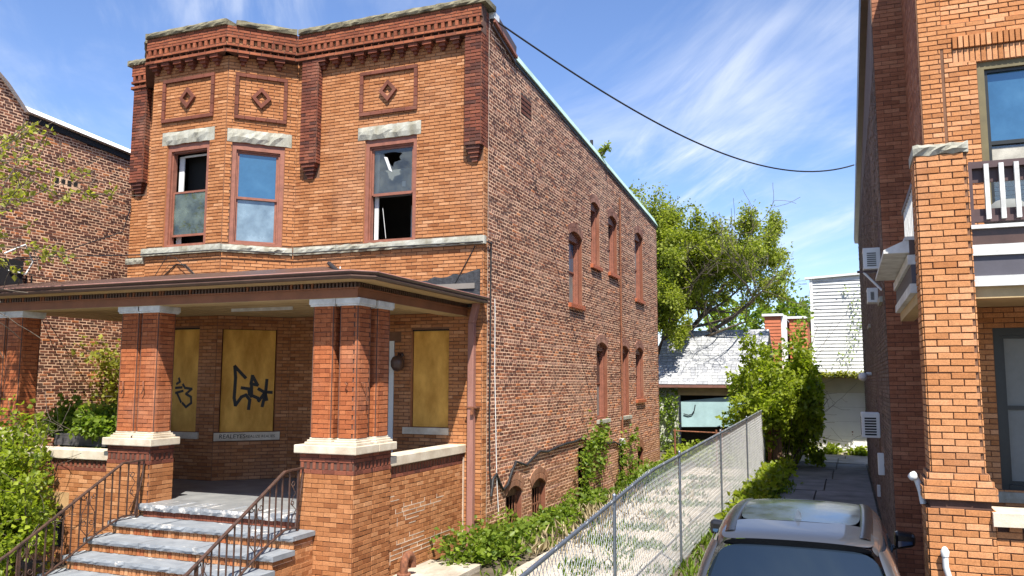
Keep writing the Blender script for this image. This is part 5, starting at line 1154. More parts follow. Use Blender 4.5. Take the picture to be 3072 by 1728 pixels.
# overhead cable
pts = []
A, B = Vector((-.4, -.22, 10.33)), Vector((6.62, 10.6, 9.02))
for k in range(41):
    f = k/40; p = A.lerp(B, f); p.z -= 1.42*4*f*(1-f)*(.55+.45*f); pts.append(p)
mb = MB(); mb.tube(pts, .019, BLACKM, 8); tag(mb.build('overhead_cable'), 'thick black cable sagging from the parapet corner to the right house', 'cable')

# ------------------------------------------------------------------ chain link fence
FN = thing('chain_link_fence', 'silver chain link fence running between the concrete path and the driveway', 'fence', (3.6, 4, 0))
FX = lambda y: 3.62-.0035*(y+8)
FT = lambda y: (1.37+(y+7.5)*.075 if y < -2.5 else 1.745+(y+2.5)*.0165)
FY0, FY1 = -9.0, 15.6
posts = [-8.6, -4.3, -.1, 4.85, 10.2, 15.55]
for y in posts:
    e = .10 if y > 15 else .05
    mb = MB(); mb.tube([(FX(y), y, -.03), (FX(y), y, FT(y)+e)], .021 if y < 15 else .034, GALV, 8); mb.lathe([(0, .024), (.02, .025), (.035, .0)], (FX(y), y, FT(y)+e), (0, 0, 1), GALV, 10); mb.build('post', FN)
mb = MB(); mb.tube([(FX(y), y, FT(y)) for y in np.linspace(FY0, FY1, 26)], .022, GALV, 8); mb.build('top_rail', FN)
# the woven wire: zigzag wires hooked into each other
pitch = .050; h0 = .04; nW = int((FY1-FY0)/pitch); rad = .0029
V = []; F = []; k = 0
for i in range(nW):
    y = FY0+i*pitch; s = 1 if i % 2 else -1
    ring = []
    H = FT(y)+.02-h0
    N = int(H/.075)
    for j in range(N+1):
        z = h0+H*j/N; yy = y+pitch*.5*(1 if (j+i) % 2 else -1); xx = FX(y)+(.004 if (j+i) % 2 else -.004)-.024
        ring.append((xx, yy, z))
    for j, (x, yy, z) in enumerate(ring):
        V += [(x-rad, yy, z), (x+rad, yy-rad, z), (x+rad, yy+rad, z)]
        if j: F += [(k-3, k-2, k+1, k), (k-2, k-1, k+2, k+1), (k-1, k-3, k, k+2)]
        k += 3
build_np('wire_mesh', np.array(V), F, [WIRE], None, None, FN, kind='stuff')
mb = MB()
for y in np.arange(FY0+.5, FY1, 1.0): mb.tube([(FX(y)-.03, y, FT(y)-.05), (FX(y)+.03, y+.01, FT(y)+.035), (FX(y)+.03, y+.02, FT(y)-.04)], .005, WIRE, 4)
o = mb.build('wire_ties', FN); o['kind'] = 'stuff'
# timber gate panel beyond the fence's end, rusty posts, back fence
gp = thing('gate_panel', 'brown weathered timber gate panel at the end of the chain link fence', 'gate', (3.95, 15.9, 0))
BRW = mat('brown_weathered_boards', (.13, .075, .045), .9, .3, 5, stretch=(6, 6, .6))
for k in range(4):
    mb = MB(); mb.bx(3.78+.075*k, 3.85+.075*k, 15.9, 15.94, .02, 1.62-.02*k, BRW); mb.build('board', gp)
mb = MB(); mb.bx(3.76, 4.1, 15.945, 15.98, .5, .58, BRW); mb.bx(3.76, 4.1, 15.945, 15.98, 1.2, 1.28, BRW); mb.build('rail', gp)
for k, x in enumerate((3.66, 3.72)):
    mb = MB(); mb.tube([(x, 15.85, -.03), (x, 15.85, 1.55-.1*k)], .03, RUST, 8); tag(mb.build('rusty_post'), ('taller rusty steel post between the fence end and timber gate', 'shorter rusty steel post right against the timber gate')[k], 'post')
bf = thing('yard_fence', 'low rusty pipe fence across the back yard before the grey garage', 'fence', (1.6, 17, 0))
for x in (.25, 1.75, 1.95, 3.4):
    mb = MB(); mb.tube([(x, 17, -.03), (x, 17, 1.25)], .035, RUST, 8); mb.build('post', bf)
mb = MB(); mb.tube([(.2, 17, 1.18), (3.45, 17, 1.10)], .025, RUST, 8); mb.build('top_rail', bf)

# ------------------------------------------------------------------ the parked car
CAR = thing('parked_car', 'grey metallic estate car with glass roof parked in the driveway', 'car', (5.68, -4.6, .02))
def paint():
    m, nt, b, o = newmat('grey_metallic_car_paint')
    b.inputs['Base Color'].default_value = (.085, .092, .105, 1); b.inputs['Metallic'].default_value = .6; b.inputs['Roughness'].default_value = .38
    b.inputs['Coat Weight'].default_value = 1; b.inputs['Coat Roughness'].default_value = .04
    return m
PAINT = paint(); CGLASS = glassmat('tinted_car_glass', (.010, .016, .024), .025, 1.75, 0, (.65, .85, 1)); RGLASS = glassmat('dusty_glass_roof', (.035, .045, .055), .05, 2.2, .3, (.8, .93, 1)); GLOSSB = mat('gloss_black_trim', (.012, .012, .014), .25, .05); LAMPR = glassmat('red_tail_lamp', (.25, .01, .01), .1)
CX = 5.69
YM = lambda y: y if y > -3.75 else -3.75+(y+3.75)*.73
def car_mesh(name, rows, m, parent, mirror=True, sub=1, **k):
    """rows: lists of (x from centre, y, z) running from the middle outwards; skinned and smoothed"""
    bm = bmesh.new(); G = [[bm.verts.new((CX+x*(1+.11*min(1, max(0, (z-1.0)/.35))), YM(y), z)) for x, y, z in r] for r in rows]
    for i in range(len(G)-1):
        for j in range(len(G[i])-1): bm.faces.new((G[i][j], G[i][j+1], G[i+1][j+1], G[i+1][j]))
    bmesh.ops.recalc_face_normals(bm, faces=bm.faces)
    me = bpy.data.meshes.new(name); bm.to_mesh(me); bm.free(); me.materials.append(m)
    for p in me.polygons: p.use_smooth = True
    o = bpy.data.objects.new(name, me); C.objects.link(o); o.parent = parent; o.location = -worldloc(parent)
    if sub: s = o.modifiers.new('s', 'SUBSURF'); s.levels = sub; s.render_levels = sub+1
    return o
def mir(half): return [(-x, y, z) for x, y, z in half[::-1] if abs(x) > 1e-4]+half
# lower body: cross sections from rear bumper to nose, from the roof line side down to the sill
secs = []
for y, hw, zb, zlo, zc in ((-7.36, .78, .62, .38, .70), (-7.33, .86, .86, .34, .92), (-7.22, .915, 1.02, .30, 1.04), (-6.6, .935, 1.06, .26, 1.07), (-5.2, .94, 1.03, .24, 1.05), (-3.6, .935, 1.0, .24, 1.03), (-3.0, .93, .99, .26, 1.02), (-2.3, .90, .93, .28, .98), (-1.95, .82, .80, .32, .84), (-1.85, .70, .66, .36, .68)):
    half = [(0, y, zc+.02), (hw*.55, y, zc+.015), (hw*.86, y, zb), (hw*.97, y, zb-.09), (hw, y, (zb+zlo)/2+.08), (hw*.97, y, zlo+.12), (hw*.88, y, zlo)]
    secs.append(mir(half))
car_mesh('body', secs, PAINT, CAR)
# greenhouse frame: pillars, roof rims and tailgate in paint
def gh(y, z, hwr, hwb, zb):   # roof half width, belt half width
    return y, z, hwr, hwb, zb
RT = [(-6.40, 1.60, .60), (-5.9, 1.645, .625), (-5.0, 1.68, .64), (-4.2, 1.675, .64), (-3.75, 1.645, .625)]
car_mesh('roof_glass', [mir([(0, y, z+.022), (hw*.45, y, z+.016), (hw*.80, y, z-.004)]) for y, z, hw in RT[1:]], RGLASS, CAR)
for s in (-1, 1):
    car_mesh('roof_rail', [[(s*hw*.80, y, z-.006), (s*hw*.84, y, z+.010), (s*hw*.95, y, z-.008), (s*hw*.97, y, z-.03)] for y, z, hw in RT], GLOSSB, CAR)
    car_mesh('roof_edge', [[(s*hw*.96, y, z-.022), (s*hw*1.04, y, z-.06), (s*hw*1.08, y, z-.11)] for y, z, hw in [(-6.52, 1.53, .60)]+RT+[(-3.2, 1.28, .70)]], PAINT, CAR)
    # side glass and pillars
    car_mesh('side_window', [[(s*hw*1.075, y, z-.10), (s*(hw*1.075*.5+.905*.5), y, (z-.10+1.05)/2+.01), (s*.905, y, 1.05)] for y, z, hw in [(-5.95, 1.64, .625)]+RT[2:]+[(-3.3, 1.32, .69)]], CGLASS, CAR)
    car_mesh('rear_pillar', [[(s*.60, -6.52, 1.53), (s*.665, -6.50, 1.50), (s*.70, -6.2, 1.52), (s*.685, -5.92, 1.54)], [(s*.70, -6.80, 1.30), (s*.775, -6.78, 1.28), (s*.81, -6.35, 1.30), (s*.79, -5.93, 1.30)], [(s*.78, -7.08, 1.06), (s*.86, -7.05, 1.05), (s*.91, -6.5, 1.05), (s*.905, -5.95, 1.05)]], PAINT, CAR)
# rear spoiler lip, tailgate glass
car_mesh('spoiler', [mir([(0, -6.62, 1.575), (.40, -6.60, 1.565), (.57, -6.54, 1.535)]), mir([(0, -6.52, 1.612), (.42, -6.50, 1.602), (.60, -6.46, 1.567)]), mir([(0, -6.30, 1.635), (.42, -6.30, 1.625), (.60, -6.32, 1.59)]), mir([(0, -5.86, 1.668), (.40, -5.86, 1.660), (.58, -5.88, 1.63)])], PAINT, CAR)
car_mesh('spoiler_underside', [mir([(0, -6.62, 1.572), (.40, -6.60, 1.562), (.57, -6.54, 1.53)]), mir([(0, -6.56, 1.50), (.42, -6.54, 1.49), (.60, -6.48, 1.47)])], GLOSSB, CAR)
car_mesh('rear_window', [mir([(0, -6.56, 1.52), (.40, -6.55, 1.51), (.60, -6.50, 1.475)]), mir([(0, -6.82, 1.30), (.46, -6.80, 1.30), (.70, -6.74, 1.28)]), mir([(0, -7.08, 1.06), (.50, -7.06, 1.06), (.78, -7.0, 1.05)])], CGLASS, CAR)
car_mesh('windscreen', [mir([(0, -3.78, 1.655), (.40, -3.78, 1.65), (.60, -3.80, 1.62)]), mir([(0, -3.3, 1.34), (.46, -3.32, 1.33), (.70, -3.4, 1.30)]), mir([(0, -2.75, 1.02), (.50, -2.8, 1.02), (.80, -3.0, 1.0)])], CGLASS, CAR)
mb = MB(); fn = [(CX-.02, -5.62, 1.665), (CX+.02, -5.62, 1.665), (CX+.035, -5.46, 1.675), (CX-.035, -5.46, 1.675), (CX, -5.60, 1.735), (CX, -5.57, 1.74)]
mb.mesh([(CX-.035, -5.22, 1.665), (CX+.035, -5.22, 1.665), (CX+.015, -5.0, 1.69), (CX-.015, -5.0, 1.69), (CX-.006, -5.22, 1.755), (CX+.006, -5.22, 1.755), (CX, -5.18, 1.755)], [(0, 1, 5, 4), (1, 2, 6, 5), (2, 3, 6), (3, 0, 4, 6), (4, 5, 6), (3, 2, 1, 0)], GALV); mb.build('antenna_fin', CAR)
for s in (-1, 1):
    mr_ = MB(); x0 = CX+s*.93; x1 = CX+s*1.16; a, b = min(x0, x1), max(x0, x1); zl_, zr_ = (1.08, 1.12) if s > 0 else (1.12, 1.08)
    mr_.hexa([(a, -3.02, zl_), (b, -3.05, zr_), (b, -3.05, 1.27), (a, -3.02, 1.28), (a, -3.20, zl_-.01), (b, -3.19, zr_), (b, -3.19, 1.27), (a, -3.20, 1.29)], GLOSSB); mo = mr_.build('mirror', CAR, bevel=.045)
    q = MB(); q.hexa([(a+.04, -3.19, zl_+.03), (b-.04, -3.185, zr_+.03), (b-.04, -3.185, 1.18), (a+.04, -3.19, 1.18), (a+.04, -3.206, zl_+.03), (b-.04, -3.198, zr_+.03), (b-.04, -3.198, 1.18), (a+.04, -3.206, 1.18)], glassmat('mirror_glass_'+('a' if s < 0 else 'b'), (.03, .08, .16), .05, 2.0)); q.build('mirror_glass', mo)
    q = MB(); q.tube([(CX+s*.86, -3.1, 1.06), (CX+s*.95, -3.1, 1.10)], .03, GLOSSB, 8); q.build('mirror_arm', mo)
    q = MB(); q.hexa([(CX+s*.62, -6.2, .86), (CX+s*.90, -6.05, .86), (CX+s*.90, -6.05, 1.0), (CX+s*.62, -6.2, 1.0), (CX+s*.62, -6.37, .88), (CX+s*.925, -6.25, .88), (CX+s*.925, -6.25, .99), (CX+s*.62, -6.35, .99)], LAMPR); q.build('tail_lamp', CAR, bevel=.02)
    for y in (-5.55, -2.75):
        w = thing_part('wheel', CAR); xx = CX+s*.80
        q = MB(); q.lathe([(-.11, .20), (-.11, .32), (-.07, .345), (.07, .345), (.11, .32), (.11, .20)], (xx, y, .345), (s, 0, 0), BLACKM, 28); q.build('tyre', w)
        q = MB(); q.lathe([(.04, .0), (.06, .05), (.05, .06), (.09, .20), (.10, .215), (-.1, .215)], (xx, y, .345), (s, 0, 0), GALV, 20); q.build('rim', w)
q = MB(); q.bx(CX-.26, CX+.26, YM(-7.37)-.02, YM(-7.36), .66, .80, WHITEP); q.build('number_plate', CAR)

# ------------------------------------------------------------------ garages and houses behind
GG = thing('grey_garage', 'old grey shingle roofed garage with a hanging pale blue door behind the yard', 'garage', (1, 24, 0))
SHING = [mat('grey_shingle_a', (.34, .35, .36), .9, .12, 9), mat('grey_shingle_b', (.42, .43, .44), .9, .12, 9), mat('grey_shingle_c', (.28, .29, .31), .9, .12, 9)]
SIDW = mat('dingy_white_siding', (.45, .45, .40), .8, .12, 3, col2=(.25, .27, .2))
BLUED = mat('pale_blue_green_door_paint', (.30, .44, .46), .55, .1, 2)
ye, ze, yr, zr = 21.7, 2.86, 25.2, 5.35; xl, xr = -1.65, 3.05
sl_ = math.hypot(yr-ye, zr-ze); nrow = 20
mb = MB(); mb.hexa([(xl, yr, zr-.08), (xr, yr, zr-.08), (xr, yr, zr-.03), (xl, yr, zr-.03), (xl, ye, ze-.08), (xr, ye, ze-.08), (xr, ye, ze-.03), (xl, ye, ze-.03)], WOODD); rf = mb.build('roof', GG)
mbb = MB(); rnd = random.Random(5)
for i in range(nrow):
    f0, f1 = i/nrow, (i+1.12)/nrow; f1 = min(1, f1); x = xl-rnd.uniform(0, .3)
    while x < xr:
        w = rnd.uniform(.16, .34); a, b = max(x, xl), min(xr, x+w)
        if b-a > .03:
            P = lambda xx, f, d: (xx, ye+(yr-ye)*f-d*.58, ze+(zr-ze)*f+d*.81)
            mbb.poly([P(a+.006, f0, .02), P(b-.006, f0, .02), P(b-.006, f1, .004), P(a+.006, f1, .004)], rnd.choice(SHING)); mbb.poly([P(a+.006, f0, 0), P(b-.006, f0, 0), P(b-.006, f0, .02), P(a+.006, f0, .02)], SHING[2])
        x += w
mbb.build('shingles', GG, kind='stuff')
mb = MB(); mb.hexa([(xl, yr+3.3, ze), (xr, yr+3.3, ze), (xr, yr, zr-.02), (xl, yr, zr-.02), (xl, yr+3.3, ze-.1), (xr, yr+3.3, ze-.1), (xr, yr, zr-.1), (xl, yr, zr-.1)], SHING[0]); mb.build('rear_roof', GG)
mb = MB(); mb.bx(xl, xr, ye-.06, ye+.02, ze-.13, ze-.02, mat('rust_brown_fascia', (.18, .08, .06), .8)); mb.build('fascia', GG)
mb = MB(); mb.bx(xl+.1, -.55, ye+.3, ye+.4, 0, ze-.1, SIDW); mb.bx(2.6, xr-.05, ye+.3, ye+.4, 0, ze-.1, SIDW); mb.bx(-.55, 2.6, ye+.3, ye+.4, 2.40, ze-.1, TAN); mb.bx(xl+.1, xl+.2, ye+.4, yr+3.2, 0, ze, SIDW); mb.bx(xr-.15, xr-.05, ye+.4, yr+3.2, 0, ze, SIDW); mb.build('wall', GG)
for k in range(16):
    mb = MB(); z = .1+.155*k; mb.hexa([(xl+.1, ye+.3, z), (-.56, ye+.3, z), (-.56, ye+.3, z+.15), (xl+.1, ye+.3, z+.15), (xl+.1, ye+.275, z), (-.56, ye+.275, z), (-.56, ye+.293, z+.15), (xl+.1, ye+.293, z+.15)], SIDW); mb.build('siding_board', GG)
mb = MB(); mb.bx(-.55, 2.6, ye+.9, ye+.95, 0, 2.5, VOIDM); mb.build('dark_inside', GG)
mb = MB(); mb.hexa([(-.40, ye+.36, 1.08), (2.50, ye+.36, 1.16), (2.50, ye+.36, 2.45), (-.42, ye+.36, 2.15), (-.40, ye+.22, 1.06), (2.50, ye+.22, 1.14), (2.50, ye+.28, 2.44), (-.42, ye+.28, 2.14)], BLUED); mb.build('hanging_door', GG)
mb = MB(); mb.tube([(-.3, ye+.2, 1.62), (-.1, ye+.2, 1.56), (.05, ye+.2, 1.60), (.15, ye+.2, 1.75), (.2, ye+.2, 2.0)], .022, BLACKM, 5); mb.build('hanging_wire', GG)
mb = MB(); mb.bx(-.55, 2.6, ye+.25, ye+.33, 2.40, 2.52, TAN); mb.bx(1.2, 1.26, ye+.4, ye+.46, 0, 1.1, PVC); mb.build('door_lintel', GG)

WG = thing('white_garage', 'white panelled garage with flat ivy edged roof at the end of the driveway', 'garage', (6, 26, 0))
GWALL = mat('cream_garage_wall', (.56, .54, .44), .8, .06, 2)
YG = 23.6
mb = MB(); mb.bx(4.35, 4.86, YG, YG+6, 0, 3.2, GWALL); mb.bx(7.0, 8.6, YG, YG+6, 0, 3.2, GWALL); mb.bx(4.86, 7.0, YG+.0, YG+.3, 2.54, 3.2, GWALL); mb.bx(4.86, 7.0, YG+.5, YG+.6, 0, 2.54, VOIDM); mb.build('wall', WG)
gd = thing_part('garage_door', WG); WD = mat('white_garage_door', (.72, .72, .70), .5, .04, 2)
for k in range(4):
    mb = MB(); z0, z1 = .14+.6*k, .14+.6*k+.594; mb.bx(4.87, 6.99, YG+.17, YG+.22, z0, z1, WD); mb.build('door_panel', gd)
    if k == 0:
        for j in range(3):
            x0 = 5.03+.66*j; q = MB()
            for (a, b, c, e) in ((x0, x0+.5, z0+.10, z0+.125), (x0, x0+.5, z0+.475, z0+.50), (x0, x0+.025, z0+.125, z0+.475), (x0+.475, x0+.5, z0+.125, z0+.475)): q.bx(a, b, YG+.155, YG+.17, c, e, WD)
            q.build('panel_moulding', gd)
mb = MB(); mb.lathe([(0, .02), (.03, .03), (.05, 0)], (6.35, YG+.17, .92), (0, -1, 0), RUST, 8); mb.lathe([(0, .015), (.02, .02), (.03, 0)], (6.35, YG+.17, .8), (0, -1, 0), RUST, 8); mb.build('door_handle', gd)
mb = MB(); mb.bx(4.4, 8.6, YG-1.25, YG+6, 3.2, 3.34, GWALL); mb.bx(4.4, 8.6, YG-1.30, YG-1.25, 3.19, 3.36, PVC); mb.bx(4.4, 8.6, YG-1.2, YG-.03, 3.14, 3.2, TAN); mb.build('flat_roof', WG)
for k in range(24):
    mb = MB(); x = 4.42+.175*k; mb.bx(x, x+.165, YG-.022, YG-.002, 2.60, 3.13, GWALL); mb.build('board', WG)
mb = MB(); mb.bx(4.3, 7.6, YG-.5, YG-.0, .0, .12, CONC); mb.build('threshold', WG)
SH = thing('siding_house', 'tall white clapboard house wall rising behind the white garage', 'house', (7, 32, 0))
SW = mat('white_clapboard', (.52, .53, .53), .6, .06, 2, col2=(.42, .43, .43))
YS = 26.2
mb = MB(); mb.hexa([(4.86, YS+8, 0), (10, YS+8, 0), (10, YS+8, 8.0), (4.86, YS+8, 7.7), (4.86, YS+.05, 0), (10, YS+.05, 0), (10, YS+.05, 8.0), (4.86, YS+.05, 7.65)], SW); mb.build('wall', SH)
for k in range(27):
    z0 = 3.45+.158*k; z1 = z0+.155
    mb = MB(); mb.hexa([(4.9, YS+.05, z0), (9.5, YS+.05, z0), (9.5, YS+.05, z1), (4.9, YS+.05, z1), (4.9, YS+.0, z0), (9.5, YS+.0, z0), (9.5, YS+.042, z1), (4.9, YS+.042, z1)], SW); mb.build('siding_board', SH)
mb = MB(); mb.bx(4.80, 4.92, YS-.03, YS+.1, 3.3, 7.65, PVC); mb.build('corner_board', SH)
mb = MB(); mb.hexa([(4.6, YS+.2, 7.66), (10, YS+.2, 7.96), (10, YS+.2, 8.05), (4.6, YS+.2, 7.75), (4.6, YS-.12, 7.66), (10, YS-.12, 7.96), (10, YS-.12, 8.05), (4.6, YS-.12, 7.75)], PVC); mb.build('roof_edge', SH)
# far houses
def far_house(nm, lab, x0, x1, y0, y1, z, m, boards=True, wins=()):
    t = thing('far_house', lab, 'house', ((x0+x1)/2, (y0+y1)/2, 0)); mb = MB(); mb.bx(x0, x1, y0, y1, 0, z, m); mb.build('wall', t)
    if boards:
        mb = MB(); k = 0; zz = z-4.2
        while zz < z-.1: mb.hexa([(x0, y0, zz), (x1, y0, zz), (x1, y0, zz+.2), (x0, y0, zz+.2), (x0-.0, y0-.035, zz), (x1, y0-.035, zz), (x1, y0-.005, zz+.2), (x0, y0-.005, zz+.2)], m); zz += .21
        o = mb.build('clapboards', t); o['kind'] = 'stuff'
    mb = MB(); mb.bx(x0-.15, x1+.15, y0-.15, y1, z, z+.15, PVC if boards else WOODD); mb.build('roof', t)
    for (a, b, c, e) in wins:
        q = thing_part('window', t); mb = MB(); mb.bx(a-.08, b+.08, y0-.07, y0-.036, c-.08, e+.08, PVC); mb.build('frame', q); mb = MB(); mb.bx(a, b, y0-.08, y0-.071, c, e, G_DARK); mb.build('pane', q)
    return t
OR = mat('orange_clapboard', (.42, .125, .055), .8, .1, 2)
far_house('a', 'orange clapboard house with white trim behind the grey garage', 1.6, 2.55, 40, 50, 7.05, OR)
far_house('b', 'rust orange clapboard house with small window past the white downspout', 2.95, 4.05, 42, 52, 7.0, OR, wins=((3.2, 3.45, 4.4, 5.2), (3.6, 3.9, 4.2, 4.9)))
mb = MB(); mb.bx(2.56, 2.90, 40.2, 40.5, 0, 7.1, PVC); tag(mb.build('white_corner_wall'), 'narrow white clapboard strip between the two orange houses', 'wall')
far_house('c', 'green clad house with a flat white roof edge left of the white siding', 4.1, 6.2, 46, 54, 7.35, mat('sage_green_cladding', (.20, .24, .12), .8, .1, 2), wins=((4.2, 5.7, 6.3, 7.0),))

# ------------------------------------------------------------------ trees and plants
def tree(name, label, cat, base, trunk_r, limbs, leafm, size, per, spread, keep=None, depth=3, group=None, kids=(3, 4), spr=.62, up=.12, shrink=.66, minr=.006, wig=.2, jit=.5, wide=.42, tn=None):
    t = thing(name, label, cat, base, group); mb = MB(); out = []
    for (p, d, L, r) in limbs: grow(mb, p, d, L, r, depth, out, BARK, kids, spr, up, shrink, 4, wig, minr)
    if mb.v: mb.build('trunk', t)
    P, D = leafy(out, per, spread, keep)
    P = np.array(P); tn_ = None
    leaves_mesh('crown', P, D, size, leafm, t, jit=jit, wide=wide); return t, out
random.seed(21)
# big maple behind the house
bx, by = -2.5, 25.4
mbx = MB(); mbx.tube([(bx, by, -.1), (bx+.05, by, 1.5), (bx+.2, by, 3.7)], [.38, .30, .26], BARK, 10)
tt = thing('big_tree', 'tall bright green tree leaning over the grey garage behind the house', 'tree', (bx, by, 0)); out = []
for (d, L, r) in (((.3, .05, 1), 4.1, .20), ((.7, .05, .95), 4.6, .19), ((1.05, .15, .80), 5.4, .17), ((1.35, .1, .66), 5.8, .15), ((-.2, .1, 1), 3.6, .16), ((.55, -.5, .9), 4.0, .14), ((.35, -.6, .8), 3.0, .14), ((.3, .6, .8), 3.0, .14)):
    grow(mbx, (bx+.2, by, 3.6), d, L, r, 4, out, BARK, (3, 4), .55, .10, .64, 4, .2, .008)
mbx.build('trunk', tt)
P, D = leafy(out, 12, .42)
P = np.array(P); D = np.array(D)
k = (P[:, 2] > 5.6+.35*np.maximum(0, P[:, 0]+.4)) | ((P[:, 0] < -.3) & (P[:, 2] > 4.2)); k &= (P[:, 1]+.555*(P[:, 2]-4.4) > 25.1) | (P[:, 0] < -.2)
P, D = P[k], D[k]
print('tree leaves', len(P), 'extent', P.min(0), P.max(0))
leaves_mesh('crown', P, D, .125, LEAF_T, tt, jit=.6)
# bushy shrub by the fence end
random.seed(5)
def shrub(name, label, cat, base, n, h, rad, leafm, size, per, spread, depth=2, lean=(0, 0), group=None, keep=None):
    t = thing(name, label, cat, base, group); mb = MB(); out = []
    for _ in range(n):
        a = random.uniform(0, 2*math.pi); f = random.random()**.5*rad
        p = (base[0]+math.cos(a)*f*.35, base[1]+math.sin(a)*f*.35, base[2]-.02); d = (math.cos(a)*f/h*1.0+lean[0], math.sin(a)*f/h*1.0+lean[1], 1)
        grow(mb, p, d, h*random.uniform(.55, .9), .022, depth, out, BARK, (3, 5), .7, .05, .5, 5, .22, .004)
    mb.build('stems', t); P, D = leafy(out, per, spread, keep); leaves_mesh('foliage', P, D, size, leafm, t, jit=.6); return t
shrub('leafy_bush', 'large bright green bush at the end of the chain link fence before the garages', 'bush', (4.0, 17.6, 0), 22, 3.4, 1.75, LEAF_B, .16, 6, .28, 2, keep=lambda p: p.z > .1 and p.x < 5.35)
shrub('leafy_bush', 'small green bush growing against the shaded wall of the white siding', 'bush', (4.35, 22.2, 0), 3, 6.2, .25, LEAF_W, .17, 9, .3, 1, keep=lambda p: p.z > 3.2 and p.x < 5.0)
# pavement shrub at the lower left, with strong shadows on the brick
shrub('leafy_shrub', 'tall sunlit shrub growing in front of the left porch parapet', 'shrub', (-6.0, -5.0, 0), 13, 2.35, 1.0, LEAF_B, .085, 3, .20, 2, lean=(-.05, 0), keep=lambda p: p.x < -4.75-1.17*(p.y+4.9)-.3*max(0, p.z-1.4) and p.z < 2.75)
shrub('leafy_shrub', 'low shrub spilling beside the left stair railing', 'shrub', (-5.2, -5.35, 0), 12, 1.45, .8, LEAF_B, .082, 4, .18, 2, keep=lambda p: p.x < -4.6-1.17*(p.y+4.9))
# vine tree in the gap between the houses
t = thing('climbing_vine', 'yellow green vine spreading over the dark neighbouring wall behind the porch', 'vine', (-10.6, 1.6, 0)); mb = MB(); P = []; D = []
for k in range(9):
    y, z = 1.9, random.uniform(.6, 3.2); pts = [(-10.75, 2.0, z-.5)]; n = random.randint(5, 10)
    for q in range(n):
        y -= random.uniform(.14, .26); z += random.gauss(.05, .10); x = -10.45+random.gauss(0, .12)+.03*q; pts.append((x, y, z))
        for _ in range(int(46*(1-q/n)**1.1)+8): P.append((x+random.gauss(0, .12), y+random.gauss(0, .14), z+random.gauss(0, .17))); D.append((random.gauss(.5, .5), random.gauss(-.3, .6), random.gauss(-.3, .4)))
    mb.tube(pts, .011, BARK, 5)
mb.tube([(-10.72, 2.0, -.05), (-10.72, 2.0, 3.4)], .03, BARK, 6); mb.build('stem', t); leaves_mesh('foliage', P, D, .12, LEAF_Y, t, jit=.4)
# plants on the planter
shrub('potted_plant', 'leafy green plants filling the dark planter box on the porch', 'plant', (-5.9, -2.65, FZ+.8), 16, .62, .9, LEAF_W, .10, 6, .16, 1, keep=lambda p: p.y < -2.2 and p.z < FZ+1.75)
shrub('potted_plant', 'darker green plant at the left end of the porch planter', 'plant', (-6.9, -2.65, FZ+.7), 12, .7, .6, LEAF_W, .11, 6, .2, 1, keep=lambda p: p.y < -2.0)
# street tree branches reaching in from the left
random.seed(33)
st = thing('street_tree', 'bare limbed young street tree with sparse yellow green leaves at the left', 'tree', (-9.6, -6.4, 0)); mb = MB(); out = []
mb.tube([(-9.6, -6.4, -.1), (-9.55, -6.35, 2), (-9.45, -6.3, 4.2)], [.16, .13, .11], BARK, 8)
for (z, d, L, r) in ((4.2, (1, .35, .34), 2.6, .034), (4.2, (1, .40, .62), 2.7, .036), (4.2, (.8, .35, .95), 2.6, .036), (4.1, (1, .55, .20), 2.5, .032), (4.2, (1, .5, .45), 2.9, .036), (4.2, (.9, .2, 1.2), 2.6, .034)):
    grow(mb, (-9.46, -6.3, z), d, L, r, 3, out, BARK, (3, 4), .45, .02, .62, 4, .18, .0065)
mb.build('trunk', st)
tips = [o for o in out if random.random() < .16 and o[0].z > 4.7 and o[0].x < -4.5]; P, D = leafy(tips, 6, .12); leaves_mesh('crown', P, D, .105, LEAF_Y, st, jit=.5, wide=.36)
# sprig on the roof
shrub('roof_sapling', 'tiny leafy sapling sprouting above the pale roof edge', 'plant', (-.25, 8.3, 8.95), 3, .75, .25, LEAF_T, .12, 4, .1, 1)
mb = MB(); mb.tube([(-.22, 8.0, 8.9), (-.22, 8.0, 9.75)], .045, BLACKM, 8); tag(mb.build('roof_vent_pipe'), 'short black vent pipe sticking up behind the roof edge', 'pipe')
# vines up the side wall
def vine(label, spots, size=.11):
    t = thing('wall_vine', label, 'vine', (.06, spots[0][0], 0)); mb = MB(); P = []; D = []
    pts = [(.05, spots[0][0], 0)]
    for (y, z, rad, n) in spots:
        pts.append((.05, y, z))
        for _ in range(n):
            r = abs(random.gauss(0, rad)); a = random.uniform(0, 2*math.pi); P.append((.05+abs(random.gauss(0, .10)), y+r*math.cos(a), max(.05, z+r*math.sin(a)))); D.append((random.uniform(.2, 1), random.gauss(0, .6), random.gauss(-.2, .5)))
    mb.tube(pts, .012, BARK, 5); mb.build('stem', t); leaves_mesh('foliage', P, D, size, LEAF_W, t, jit=.4)
vine('leafy vine climbing the side wall below the first of the tall ground floor windows', [(5.95, .3, .35, 130), (6.1, .7, .30, 120), (5.9, 1.1, .28, 130), (6.6, 1.35, .35, 170), (7.3, 1.5, .3, 150), (7.8, 1.55, .22, 70), (7.4, .9, .3, 80)])
vine('thin vine on the side wall by the meter box', [(9.6, .3, .25, 60), (9.75, .8, .2, 70), (9.7, 1.2, .2, 40), (11.0, 1.3, .25, 70), (10.9, .6, .3, 60)])
